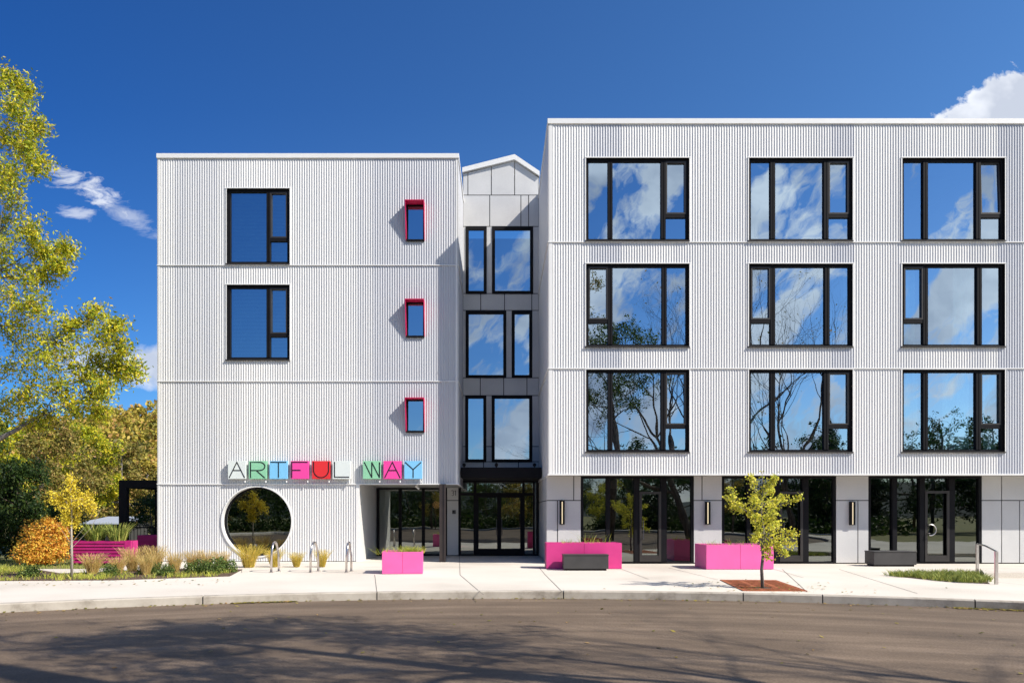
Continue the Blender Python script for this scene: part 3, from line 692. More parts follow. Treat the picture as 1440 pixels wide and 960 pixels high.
# gold emblem on the recess glass
y = DM - .0; xc = X(613.5, y); zc = Z(709.5, y)
m = MB(); r_ = .13
for k in range(7):
    a = k * 360 / 7; p = arc(.075 * math.cos(R(a)), .075 * math.sin(R(a)), .055, .055, 0, 360, 12); stroke(m, [(xc + u, zc + v) for u, v in p], .014, y + .012 - .0008 * k, y + .024)
stroke(m, [(xc + u, zc + v) for u, v in arc(0, 0, .03, .03, 0, 360, 10)], .014, y + .004, y + .024)
o = m.build('window_emblem', 'gold', loc=(xc, y, zc)); tag(o, 'round gold flower shaped emblem on the glass left of the dark column', 'emblem')
# ------------------------------------------------------------------ ground, road, kerb, pavement
CX, CY, RK = .6, -5.0, 20.40
def cpt(r, deg, z=None):
    a = R(deg); p = (CX + r * math.cos(a), CY + r * math.sin(a)); return p if z is None else (*p, z)
def ringmesh(name, mat, profile, a0=0, a1=360, step=1.5):
    m = MB(); n = int((a1 - a0) / step); k = len(profile)
    for i in range(n + 1):
        for r, z in profile: m.v.append(cpt(r, a0 + (a1 - a0) * i / n, z))
    for i in range(n):
        for j in range(k - 1):
            a = i * k + j; m.f.append((a, a + 1, a + k + 1, a + k))
    return struct(m.build(name, mat))
# one ground sheet, dished for the road circle
m = MB(); rr = [0, 12, 20.6, 20.62, 24, 30, 40, 60, 100, 200, 500, 1500, 4000]; zz = [-.22, -.22, -.22, -.035] + [-.035] * 9
n = 120; m.v.append((CX, CY, -.22))
for r, z in zip(rr[1:], zz[1:]):
    for i in range(n): m.v.append(cpt(r, i * 3, z))
for i in range(n): m.f.append((0, 1 + i, 1 + (i + 1) % n))
for k in range(len(rr) - 2):
    for i in range(n):
        a = 1 + k * n + i; b = 1 + k * n + (i + 1) % n; m.f.append((a, a + n, b + n, b))
struct(m.build('ground', 'lawn'))
m = MB(); m.v = [cpt(RK + .02, i * 2, -.15) for i in range(180)]; m.f = [tuple(range(180))]; struct(m.build('road', 'asphalt'))
def kerb_arc(a0, a1, name='kerb'):
    return ringmesh(name, 'kerb', [(RK - .02, -.2), (RK - .012, -.015), (RK + .008, .003), (RK + .15, .006), (RK + .15, -.1)], a0, a1)
ang = lambda px, D: math.degrees(math.atan2(D - CY, X(px, D) - CX))
brk = sorted([ang(285, 14.4), ang(530, 15.08), ang(792.5, 15.36), ang(1044, 15.1), ang(1153.5, 14.95), ang(1365, 14.19)])
brk = [30] + brk + [150]
for a, b in zip(brk[:-1], brk[1:]): kerb_arc(a + .03, b - .03)
kerb_arc(150, 390)
for a in brk[1:-1]:
    pass
m = MB()   # dark joints between kerb stones
for a in brk[1:-1]:
    p0 = cpt(RK - .006, a - .035, -.15); p1 = cpt(RK - .006, a + .035, -.15); m.quad(p0, p1, (p1[0], p1[1], -.01), (p0[0], p0[1], -.01))
struct(m.build('kerb_joint', 'letter'))
# pavement plaza in front of the building
m = MB(); arcp = [cpt(RK + .14, a) for a in np.arange(30, 150.1, 1.5)]
m.slab([(30, arcp[0][1]), (30, 30)] + [(-11.3, 30), (-11.3, 21.6), (-40, 21.6), (-40, arcp[-1][1])] + list(reversed(arcp)), -.06, .0)
struct(m.build('sidewalk', 'concrete'))
ringmesh('footpath', 'concrete', [(RK + .14, -.05), (RK + .14, 0), (RK + 2.4, 0), (RK + 2.4, -.05)], 152, 388)
# scored joints in the pavement
m = MB()
def score(p0, p1, w=.014):
    a = Vector((*p0, 0)); b = Vector((*p1, 0)); d = (b - a).normalized(); nrm = Vector((-d.y, d.x, 0)) * w / 2
    z = .004; m.quad(*[(q.x, q.y, z) for q in (a - nrm, b - nrm, b + nrm, a + nrm)])
def gp(px, py): D = EYE * F / (py - VY); return (X(px, D), D)
for a, b in (((646, 781), (647, 808)), ((647, 808), (680, 836)), ((766, 807), (791, 832)), ((766, 807), (758, 797)), ((527, 808), (530, 832)), ((340, 805), (340, 801)),
             ((872, 799), (912, 814)), ((1078, 797), (1130, 812)), ((1290, 806), (1440, 822)), ((1180, 800), (1290, 834)), ((505, 797), (1014, 797.5)), ((940, 798), (1010, 815)), ((1135, 832), (1100, 800))):
    score(gp(*a), gp(*b))
for dr in (1.55, ):
    pts = [cpt(RK + dr, a) for a in np.arange(60, 118, 2)]
for a in (59,): score(cpt(RK + .15, a), cpt(RK + 1.9, a))
struct(m.build('pavement_joint', 'joint'))
# planting bed left, with mulch and green cover
bed = [gp(-420, 814), gp(0, 816.5), gp(160, 815.5), gp(323, 810), gp(341, 800.5), gp(250, 799.5), gp(160, 803), gp(85, 806)]
bed = [(-26, 17.4)] + bed[1:] + [(-13.2, 21.7), (-26, 21.9)]
m = MB(); m.slab(bed, -.02, .012); struct(m.build('planting_bed', 'mulch'))
bed2 = [gp(1249, 809), gp(1300, 806.3), gp(1376, 807.6), gp(1392, 820.5), gp(1330, 817.5)]
m = MB(); m.slab(bed2, -.02, .006); struct(m.build('planting_bed', 'mulch'))
# low step at the right end
m = MB(); a = gp(1384, 812.5); m.slab([(a[0], a[1]), (22, a[1] + .6), (22, a[1] + 2.2), (a[0] + .9, a[1] + 1.6)], 0, .13); struct(m.build('step', 'concrete'))

def in_poly(x, y, poly):
    c = False; j = len(poly) - 1
    for i in range(len(poly)):
        if (poly[i][1] > y) != (poly[j][1] > y) and x < (poly[j][0] - poly[i][0]) * (y - poly[i][1]) / (poly[j][1] - poly[i][1]) + poly[i][0]: c = not c
        j = i
    return c
def blades(cx, cy, n, rad, h, lean, w, z=0, up=.5, rng=random, seeds=False):
    """arching grass blades as two stacked quads each"""
    V = []
    for _ in range(n):
        a = rng.uniform(0, 2 * math.pi); r = rad * math.sqrt(rng.random()); x = cx + r * math.cos(a); y = cy + r * math.sin(a)
        a2 = a + rng.gauss(0, .6); hh = h * rng.uniform(.45, 1.1); l = lean * hh * rng.uniform(.2, 1.2)
        dx, dy = math.cos(a2), math.sin(a2); sx, sy = -dy, dx; ww = w * rng.uniform(.7, 1.2)
        tw = rng.uniform(0, math.pi); sx, sy = math.cos(tw), math.sin(tw)
        P = [(x, y, z), (x + dx * l * .35, y + dy * l * .35, z + hh * .6), (x + dx * l, y + dy * l, z + hh)]
        W = [ww, ww * .8, ww * (.9 if seeds else .15)]
        for i in range(2):
            p, q = P[i], P[i + 1]; a_, b_ = W[i] / 2, W[i + 1] / 2
            V += [(p[0] - sx * a_, p[1] - sy * a_, p[2]), (p[0] + sx * a_, p[1] + sy * a_, p[2]), (q[0] + sx * b_, q[1] + sy * b_, q[2]), (q[0] - sx * b_, q[1] - sy * b_, q[2])]
    return V
# green ground cover in the bed, and lawn blades beyond
V = []
rg = random.Random(5)
for _ in range(900):
    x, y = rg.uniform(-17, -6.6), rg.uniform(17.5, 21.5)
    if not in_poly(x, y, bed): continue
    dens = (y < 18.9 + .15 * (x + 11)) or rg.random() < .2 or x < -12.5
    if math.sin(x * 2.1 + 1) + math.sin(y * 3.1 + x) > .8 or not dens: continue
    V += blades(x, y, 14, .14, .13, .9, .012, .01, rng=rg)
o = mesh_np('ground_cover', V, 4, 'g_lime'); tag(o, 'short yellow green ground cover in the mulch bed beside the sidewalk', 'ground cover', kind='stuff')
V = []
for _ in range(700):
    x, y = rg.uniform(-22, -11.6), rg.uniform(21.7, 27)
    V += blades(x, y, 10, .25, .10, .8, .014, -.03, rng=rg)
o = mesh_np('lawn_grass', V, 4, 'g_green'); tag(o, 'rough short grass under the bushes left of the building', 'grass', kind='stuff')
V = []
for _ in range(420):
    x, y = rg.uniform(bed2[0][0], 12.4), rg.uniform(17, 20.5)
    if not in_poly(x, y, bed2): continue
    V += blades(x, y, 22, .12, .15, 1.1, .014, .005, rng=rg)
while len(V) < 30000:
    x, y = rg.uniform(bed2[0][0] - .1, 12.6), rg.uniform(16.8, 20.7)
    if in_poly(x, y, bed2): V += blades(x, y, 22, .12, .15, 1.1, .014, .005, rng=rg)
o = mesh_np('border_grass', V, 4, 'g_green'); tag(o, 'low mounded green border grass in the wedge bed by the handrail', 'grass', kind='stuff')

# ------------------------------------------------------------------ tufts, shrubs
def tuft_mesh(kind, seed):
    rg_ = random.Random(seed)
    if kind == 'straw': return blades(0, 0, 620, .13, .62, .55, .0065, rng=rg_, seeds=True), 'g_straw'
    return blades(0, 0, 680, .14, .66, .62, .0065, rng=rg_, seeds=True), 'g_gold'
TG = 'ornamental grass clumps along the building'
def tufts(kind, items, group):
    protos = [None, None, None]
    for i, (px, py, h, w, lab) in enumerate(items):
        k = i % 3; x, y = gp(px, py)
        if protos[k] is None:
            V, mt = tuft_mesh(kind, 11 + k * 7 + len(kind)); o = mesh_np('ornamental_grass', V, 4, mt); protos[k] = o
        else: o = protos[k].copy(); COL.objects.link(o)
        o.location = (x, y, .01); s = h / .62 * .8; o.scale = (w / .7, w / .7, s); o.rotation_euler[2] = i * 1.7
        tag(o, lab, 'grass', group, 'thing')
strawpos = [(130, 807, .62, .62), (166, 806, .5, .5), (186, 803, .75, .62), (205, 808, .6, .5), (218, 804, .82, .62), (246, 806, .66, .5), (272, 803, .66, .55), (291, 803, .66, .5), (311, 801, .6, .5)]
near = ['by the pale trunked sapling', 'in front of the magenta planter boards', 'in front of the magenta planter corner, taller', 'just left of the white wall corner', 'tallest, at the white wall corner', 'first to stand fully before the white wall', 'between two dark shrubs before the white wall', 'left of the last dark shrub pair', 'last in the bed near the round window']
tufts('straw', [(px, py, h, w, 'straw coloured feathery grass clump ' + near[i]) for i, (px, py, h, w) in enumerate(strawpos)], TG)
tufts('gold', [(350, 797.5, .72, .74, 'large golden grass clump under the left part of the round window'), (385.5, 797, .58, .5, 'golden grass clump behind the nearest left bike rack'), (417, 797, .48, .42, 'small golden grass clump standing alone between two bike racks'), (453, 797, .56, .42, 'golden grass clump just right of the middle bike rack')], 'golden grass clumps by the bike racks')
def leafball(n, rx, ry, rz, size, seed, flat=.6):
    g = np.random.default_rng(seed)
    d = g.normal(size=(n, 3)); d /= np.linalg.norm(d, axis=1)[:, None]; d[:, 2] = np.abs(d[:, 2])
    lump = 1 + .16 * np.sin(d[:, 0] * 7 + seed) + .14 * np.sin(d[:, 1] * 9 + d[:, 2] * 6)
    r = (g.random(n) ** .45) * lump; c = d * r[:, None] * np.array([rx, ry, rz])
    return leafquads(c, size, g)
def leafquads(c, size, g, ratio=.5, droop=0.0):
    n = len(c); a = g.normal(size=(n, 3)); a[:, 2] -= droop; a /= np.linalg.norm(a, axis=1)[:, None]
    b = g.normal(size=(n, 3)); b -= (b * a).sum(1)[:, None] * a; b /= np.linalg.norm(b, axis=1)[:, None]
    s = size * g.uniform(.6, 1.25, n)[:, None]; L = a * s / 2; W = b * s * ratio / 2
    return np.stack([c - L, c + W, c + L, c - W], 1).reshape(-1, 3)
shr = [(208, 806.5, .33), (232, 809, .30), (154, 809.5, .28), (275, 806, .34), (296, 806, .36), (315, 804.5, .38), (41, 811, .30)]
proto = None
sl = ['small dark green shrub left of the white wall corner', 'small dark green shrub at the foot of the white wall corner', 'small dark green shrub in front of the path to the planter', 'small dark green shrub in the middle of the white wall bed', 'small dark green shrub, second from the right end of the bed', 'small dark green shrub at the right end of the bed', 'small green shrub in the grass left of the sapling']
for i, (px, py, s) in enumerate(shr):
    x, y = gp(px, py)
    if proto is None:
        e = empty('small_shrub', (x, y, 0), sl[i], 'shrub', 'small dark shrubs in the bed'); mesh_np('foliage', leafball(1500, 1, 1, 1.15, .19, 3), 4, 'l_shrub', e)
        m = MB()
        for k in range(7): a = k * .9; m.tube([(0, 0, 0), (.5 * math.cos(a), .5 * math.sin(a), .6)], [.05, .02], 5)
        m.build('stem', 'bark', e); proto = e
    else: e = copy_tree(proto); e['label'] = sl[i]
    e.location = (x, y, .0); e.scale = (s * .88, s * .88, s * .88); e.rotation_euler[2] = i * 1.3

# ------------------------------------------------------------------ planters, benches
def planter(pxl, pxr, py, h, depth, mat, seam, label):
    D = EYE * F / (py - VY); x0, x1 = X(pxl, D), X(pxr, D)
    e = empty('planter', ((x0 + x1) / 2, D + depth / 2, 0), label, 'planter', 'pink steel planters on the pavement'); w = (x1 - x0) / 2; d = depth / 2; t = .035
    m = MB()
    sx = -w + (x1 - x0) * seam
    m.box(-w, sx - .004, -d, -d + t, .01, h, .004); m.box(sx + .004, w, -d, -d + t, .01, h, .004); m.box(sx - .01, sx + .01, -d + .012, -d + t, .02, h - .01)
    m.box(-w, -w + t, -d + t, d - t, .01, h, .004); m.box(w - t, w, -d + t, d - t, .01, h, .004); m.box(-w, w, d - t, d, .01, h, .004)
    m.build('box', mat, e)
    m = MB(); m.box(-w + t, w - t, -d + t, d - t, h - .12, h - .07); m.build('soil', 'soil', e)
    return e, w, d, h
def planter_plants(e, w, d, h, spec, label):
    V = []; c = e.location
    for fx, fy, n, hh, lean in spec: V += blades(c.x + fx * w, c.y + fy * d, n, .16, hh, lean, .011, h - .07, rng=random.Random(int(fx * 100) + 7))
    o = mesh_np('planter_grass', V, 4, 'g_lime', loc=(c.x, c.y, h - .07)); tag(o, label, 'plant', 'grasses growing in the pink planters', 'thing')
    return o
P1 = planter(535, 592, 806.8, .57, 1.04, 'pink', .5, 'square light pink steel planter beside the bike racks')
P2 = planter(768.4, 874.4, 799.7, .73, .75, 'deep_pink', .5, 'long deep pink planter with the black bench in front of it')
P3 = planter(993.3, 1088, 800.4, .68, 1.25, 'pink', .505, 'large light pink planter behind the young street tree')
P1[0].rotation_euler[2] = .085
planter_plants(*P1, [(.35, .2, 160, .22, 1.2), (.6, -.2, 160, .2, 1.2), (.2, -.4, 130, .17, 1.4), (-.5, 0, 30, .14, 1.6), (-.9, -.8, 26, .24, 2), (.75, .5, 60, .15, 1), (-.3, .5, 40, .2, 1.5)], 'lime green grass in the square pink planter')
planter_plants(*P2, [(-.45, 0, 30, .2, 1.1), (-.35, 0, 12, .26, .9), (.05, 0, 14, .45, .9), (.25, 0, 16, .28, 1.2), (.6, 0, 14, .3, 1), (-.1, 0, 10, .2, 2), (.4, 0, 14, .18, 1.5)], 'sparse thin grass in the long deep pink planter')
planter_plants(*P3, [(-.85, -.2, 12, .22, 2.2), (-.4, .1, 14, .18, 1.6), (-.1, -.2, 14, .24, 1.6), (.1, .2, 12, .16, 1.2), (.35, 0, 14, .2, 1.6), (-.65, -.4, 10, .2, 1.9), (.7, -.2, 12, .16, 1.2)], 'sparse dry grass in the large pink planter behind the tree')
def bench(x0, x1, y0, y1, h, label):
    e = empty('bench', ((x0 + x1) / 2, (y0 + y1) / 2, 0), label, 'bench', 'dark steel block benches'); w = (x1 - x0) / 2; d = (y1 - y0) / 2
    m = MB(); m.box(-w, w, -d, d, .05, h - .03, .006); m.build('body', 'charcoal', e)
    m = MB(); m.box(-w - .012, w + .012, -d - .012, d + .012, h - .028, h, .006); m.build('seat', 'charcoal', e)
    m = MB(); m.box(-w + .05, w - .05, -d + .04, d - .04, 0, .05); m.build('plinth', 'black', e)
D = 20.95; bench(X(792.4, D), X(855.8, D), D, D + .46, .44, 'black block bench in front of the long deep pink planter')
D = 22.56; bench(X(1229, D), X(1289, D), D, D + .57, .45, 'dark grey block bench at the right hand shop front')

# ------------------------------------------------------------------ bike racks
for i, (x, lab) in enumerate(((-5.95, 'stainless bike rack loop nearest the round window'), (-4.9, 'stainless bike rack loop, middle one of three'), (-3.98, 'stainless bike rack loop nearest the square pink planter'))):
    if i == 0:
        rk = empty('bike_rack', (x, 20.5, 0), lab, 'bike rack', 'bike racks before the left block')
        m = MB(); pts = [(-.03, -.23, 0), (-.02, -.24, .45)] + [(.0 + .0, .24 * -math.cos(a), .56 + .23 * math.sin(a)) for a in np.linspace(.15, math.pi - .15, 12)] + [(.03, .24, .45), (.04, .23, 0)]
        m.tube(pts, .03, 10); m.build('loop', 'steel', rk, smooth=True)
        for y_ in (-.23, .23): m = MB(); m.tube([(-.03 if y_ < 0 else .04, y_, .001), (-.03 if y_ < 0 else .04, y_, .014)], .06, 14); m.build('base_plate', 'steel', rk)
    else: r2 = copy_tree(rk); r2.location.x = x; r2['label'] = lab; r2.rotation_euler[2] = R(-4 if i == 1 else 3)
# ------------------------------------------------------------------ handrail
e = empty('handrail', (10.97, 16.9, 0), 'brushed steel handrail with two flat posts by the low step', 'handrail')
m = MB(); ax, ay = 12.3 - 10.97, 19.7 - 16.9
m2 = MB(); m2.box(-.035, .035, -.02, .02, 0, .72, .004); m2.build('post', 'steel', e)
m2 = MB(); m2.box(ax - .035, ax + .035, ay - .02, ay + .02, 0, .775, .004); m2.build('post', 'steel', e)
m.tube([(ax, ay, .775), (ax * .62, ay * .62, .785), (ax * .5, ay * .5, .78), (0, 0, .72)], .022, 8); m.build('rail', 'steel', e)

# ------------------------------------------------------------------ tree grate
A, B, C_, D_ = [gp(*p) for p in ((1013, 815.4), (1091, 815.8), (1135, 831), (1045, 830.6))]
e = empty('tree_grate', ((A[0] + C_[0]) / 2, (A[1] + C_[1]) / 2, 0), 'rust coloured steel tree grate around the young street tree', 'tree grate')
cx0, cy0_ = (A[0] + C_[0]) / 2, (A[1] + C_[1]) / 2
TX, TY = gp(1072.5, 826.5)
m = MB(); nu, nv = 30, 46
def bil(u, v):
    p = [A[k] * (1 - u) * (1 - v) + B[k] * u * (1 - v) + C_[k] * u * v + D_[k] * (1 - u) * v for k in (0, 1)]; return p[0], p[1]
for i in range(nu):
    for j in range(nv):
        u0, u1, v0, v1 = i / nu, (i + 1) / nu, j / nv, (j + 1) / nv; c = bil((u0 + u1) / 2, (v0 + v1) / 2)
        if math.hypot(c[0] - TX, c[1] - TY) < .19: continue
        if 1 < i < nu - 2 and j % 3 == 1 and abs(i - 9.5) > 1 and abs(i - 19.5) > 1 and 1 < j < nv - 2: continue
        m.quad(*[(*(lambda q: (q[0] - cx0, q[1] - cy0_))(bil(a, b)), .012) for a, b in ((u0, v0), (u1, v0), (u1, v1), (u0, v1))])
m.build('grille', 'rust', e)
m = MB(); m.slab([(p[0] - cx0, p[1] - cy0_) for p in (A, D_, C_, B)], .001, .005); m.build('pit_soil', 'soil', e)
m = MB(); pts = [(p[0] - cx0, p[1] - cy0_) for p in (A, B, C_, D_)]
for p, q in zip(pts, pts[1:] + pts[:1]): m.tube([(*p, .006), (*q, .006)], .012, 4)
m.build('frame', 'rust', e)

# ------------------------------------------------------------------ trees
def rnd_unit(rg_, upbias=0.0):
    v = Vector((rg_.gauss(0, 1), rg_.gauss(0, 1), rg_.gauss(0, 1) + upbias)); return v.normalized()
def curve(p0, p1, sag, n, rg_, wob):
    pts = []; L = (p1 - p0).length
    o1 = rnd_unit(rg_) * L * wob
    for i in range(n + 1):
        t = i / n; p = p0.lerp(p1, t); p.z += sag * L * math.sin(math.pi * t); p += o1 * math.sin(math.pi * t) + rnd_unit(rg_) * L * wob * .25 * (0 < i < n); pts.append(p)
    return pts
def tree(name, base, trunk, clumps, leafmat, lsize, n_leaf, barkmat, label, cat='tree', group=None, seed=1, twigs=9, fringe=.3, droop=.5, crown_label=None, spray=6, cl_len=.28, ratio=.5, cover=None, crownname='crown'):
    """trunk: list of (x,y,z,r) relative to base; clumps: list of (x,y,z,r[,ry,rz])"""
    rg_ = random.Random(seed); g = np.random.default_rng(seed)
    e = empty(name, base, label, cat, group); m = MB()
    T = [Vector(t[:3]) for t in trunk]; TR = [t[3] for t in trunk]; m.tube(T, TR, 9)
    def on_trunk(z):
        for i in range(len(T) - 1):
            if T[i].z <= z <= T[i + 1].z: t = (z - T[i].z) / max(1e-6, T[i + 1].z - T[i].z); return T[i].lerp(T[i + 1], t), TR[i] * (1 - t) + TR[i + 1] * t
        return (T[-1], TR[-1]) if z > T[-1].z else (T[0], TR[0])
    ends = []; C = []
    done = [(p, r) for p, r in zip(T[1:], TR[1:])]
    for c in sorted(clumps, key=lambda c: math.hypot(c[0], c[1])):
        p1 = Vector(c[:3]); r = c[3]; hd = math.hypot(p1.x, p1.y)
        # join the nearest existing wood below the clump
        z = p1.z - .55 * hd - .1; bp, br = on_trunk(max(z, T[1].z if len(T) > 1 else 0)); best = (p1 - bp).length * .9
        for q, qr in done:
            dd = (p1 - q).length + max(0, q.z - p1.z + .1 * dd0 if False else q.z - p1.z) * 2
            if dd < best and q.z < p1.z + .3 * r: best = dd; bp, br = q, qr
        r0 = min(br * .75, .02 + .028 * (p1 - bp).length)
        pts = curve(bp, p1, .06, 6, rg_, .07); n = len(pts); rads = [max(.006, r0 * (1 - .75 * i / (n - 1))) for i in range(n)]
        m.tube(pts, rads, 6)
        done += [(pts[i], rads[i]) for i in (3, 4, 5, 6)]
        for k in range(twigs):
            d = rnd_unit(rg_, .25); rr_ = r * rg_.uniform(.55, 1.05)
            q = p1 + Vector((d.x * rr_, d.y * rr_ * (c[4] if len(c) > 4 else 1), d.z * rr_ * (c[5] if len(c) > 5 else .8)))
            s0 = pts[rg_.randint(4, 6)]; tp = curve(s0, q, .05, 4, rg_, .09); m.tube(tp, [max(.004, rads[-1] * .7 * (1 - i / 5)) for i in range(5)], 4, cap=False)
            for t in tp[1:]: ends.append((t, r))
            for _ in range(3):
                t0 = tp[rg_.randint(1, 4)]; q2 = t0 + rnd_unit(rg_, .1) * r * rg_.uniform(.25, .5); tp2 = curve(t0, q2, .03, 3, rg_, .1); m.tube(tp2, [.006, .005, .004, .003], 3, cap=False)
                for t in tp2[1:]: ends.append((t, r))
    m.build('trunk', barkmat, e, smooth=True)
    if n_leaf:
        E = np.array([tuple(t) for t, _ in ends]); ns = max(1, n_leaf // spray); idx = g.integers(0, len(E), ns)
        s = E[idx] + g.normal(size=(ns, 3)) * .05; dirv = g.normal(size=(ns, 3)); dirv[:, 2] -= droop; dirv /= np.linalg.norm(dirv, axis=1)[:, None]
        t = np.linspace(.1, 1, spray); c = (s[:, None, :] + dirv[:, None, :] * (t * cl_len)[None, :, None]).reshape(-1, 3) + g.normal(size=(ns * spray, 3)) * lsize * .5
        mesh_np(crownname, leafquads(c, lsize, g, ratio, droop * .5), 4, leafmat, e)
    return e
def randclumps(n, rx, ry, z0, z1, r, seed, shape='round'):
    rg_ = random.Random(seed); L = []
    for i in range(n):
        for _ in range(40):
            a = rg_.uniform(0, 2 * math.pi); t = (i + rg_.random()) / n; z = z0 + (z1 - z0) * t
            prof_ = math.sqrt(max(.05, 1 - (2 * t - .8) ** 2 / 1.44)) if shape == 'round' else max(.08, 1 - t)
            f = prof_ * math.sqrt(rg_.uniform(.15, 1)); p = (rx * f * math.cos(a), ry * f * math.sin(a), z)
            if all(math.dist(p, q[:3]) > r * .75 for q in L): break
        L.append((*p, r * rg_.uniform(.75, 1.2)))
    return L
def at(px, py, D, base): return (X(px, D) - base[0], D - base[1], Z(py, D) - base[2])

# young street tree in the grate
b = (TX, TY, 0); D = TY
def pl(px, py, dy=0): v = at(px, py, D + dy, b); return v
m = MB(); st = empty('street_tree', b, 'young street tree with lime yellow leaves and thin crooked trunk in the rusty grate', 'tree')
rgt = random.Random(3)
tr = [Vector((0, 0, 0)), Vector(pl(1071, 800)), Vector(pl(1073, 780)), Vector(pl(1071.5, 765)), Vector(pl(1074, 745)), Vector(pl(1070.5, 725)), Vector(pl(1071, 705)), Vector(pl(1073, 685)), Vector(pl(1071.5, 663))]
m.tube(tr, [.038, .034, .032, .030, .024, .019, .015, .011, .005], 8)
br = [((1072, 735), (1050, 718), (1025, 700), .05), ((1050, 718), (1035, 708), (1028, 690), -.1), ((1060, 726), (1045, 715), (1031, 712), .1), ((1071, 720), (1092, 712), (1122, 700), -.1), ((1072, 712), (1085, 704), (1100, 700), .2), ((1072, 705), (1062, 692), (1057, 672), .15), ((1073, 690), (1083, 680), (1090, 672), -.1),
      ((1073, 752), (1095, 742), (1117, 753), -.15), ((1073, 757), (1095, 757), (1113, 765), .1), ((1073, 762), (1092, 765), (1103, 777), -.2), ((1073, 755), (1063, 752), (1060, 760), -.1), ((1074, 748), (1086, 738), (1093, 735), .2), ((1071, 724), (1062, 728), (1066, 745), -.2), ((1072, 698), (1080, 690), (1084, 686), .2), ((1073, 764), (1080, 770), (1078, 783), -.1), ((1072, 738), (1080, 728), (1087, 722), -.25), ((1071, 716), (1062, 706), (1058, 700), -.2)]
ends = [tuple(p) for p in tr[4:]] + [tuple(tr[i].lerp(tr[i + 1], t)) for i in range(3, 8) for t in (.3, .6)]; 
wts = []
for (p, q, r_, dy) in br:
    P3_ = [Vector(pl(*p, 0)), Vector(pl(*q, dy)), Vector(pl(*r_, dy * 2))]
    pts = [P3_[0].lerp(P3_[1], t) for t in (0, .35, .7)] + [P3_[1].lerp(P3_[2], t) for t in (0, .35, .7, 1)]
    pts = [p_ + rnd_unit(rgt) * .012 for p_ in pts]; m.tube(pts, [.011 - .0013 * i for i in range(7)], 5)
    for p_, p2_ in zip(pts[1:], pts[2:] + [pts[-1]]):
        for _ in range(4):
            t0 = p_.lerp(p2_, rgt.random()); t1 = t0 + rnd_unit(rgt) * .07; m.tube([t0, t1], [.004, .003], 3, cap=False); ends.append(tuple(t1)); ends.append(tuple(t0))
m.build('trunk', 'greybark', st, smooth=True)
g = np.random.default_rng(5); E_ = np.array(ends); idx = g.integers(0, len(E_), 4200); c = E_[idx] + g.normal(size=(4200, 3)) * .04
mesh_np('crown', leafquads(c, .046, g, .9), 4, 'l_gingko', st)

# pale sapling on the left
b = (*gp(101, 813.5), 0); D = b[1]
T_ = [(0, 0, 0, .032), (*at(101, 780, D, b), .028), (*at(100.5, 745, D, b), .022), (*at(101, 715, D, b), .014), (*at(100, 690, D, b), .008)]
cl = [(*at(px, py, D + dy, b), r) for px, py, r, dy in ((100, 690, .22, 0), (82, 704, .2, .1), (117, 706, .2, -.1), (92, 715, .2, -.1), (110, 722, .17, .1), (100, 676, .13, 0), (77, 698, .12, 0), (122, 698, .13, .1), (101, 706, .22, .2), (130, 712, .09, 0), (93, 730, .1, 0), (104, 734, .08, .1))]
sap = tree('sapling', b, T_, cl, 'l_yellow', .055, 2800, 'palebark', 'slim pale trunked sapling with yellow leaves in the bed', seed=21, twigs=5, spray=3, cl_len=.08, droop=.2, ratio=.8)
m = MB()
for p, q in (((101, 770), (128, 742)), ((101, 765), (80, 735)), ((101, 762), (118, 742)), ((128, 742), (142, 715)), ((101, 755), (88, 728))): m.tube([at(*p, D, b), at(*q, D, b)], [.006, .003], 5)
m.build('branch', 'palebark', sap)
# orange bush
b = (X(62, 23.6), 23.6, 0)
ob = empty('orange_bush', b, 'round bush with orange and yellow autumn leaves left of the sapling', 'bush')
cl = [(X(px, 23.6) - b[0], dy, Z(py, 23.6), r) for px, py, r, dy in ((62, 752, .5, 0), (42, 765, .45, .1), (83, 762, .45, 0), (60, 772, .5, -.3), (76, 742, .3, .1), (45, 745, .3, 0), (35, 778, .3, -.1), (90, 775, .35, -.2), (63, 733, .2, .1), (84, 747, .25, .2), (55, 785, .4, -.4), (78, 783, .35, -.4))]
V = []; m = MB(); g = np.random.default_rng(8); rgo = random.Random(2)
for x, y, z, r in cl:
    m.tube(curve(Vector((x * .2, y * .2, 0)), Vector((x, y, z)), 0, 4, rgo, .06), [.02, .017, .014, .011, .008], 5)
    n = int(1900 * r); d = g.normal(size=(n, 3)); d /= np.linalg.norm(d, axis=1)[:, None]; c = np.array([x, y, z]) + d * (g.random(n) ** .5)[:, None] * r * np.array([1, 1, .85]) * (1 + .45 * np.sin(d[:, :1] * 9 + x * 5)); c = c[c[:, 2] > .03]; V.append(leafquads(c, .08, g, .6))
mesh_np('foliage', np.concatenate(V), 4, 'l_orange', ob); m.build('stem', 'bark', ob)

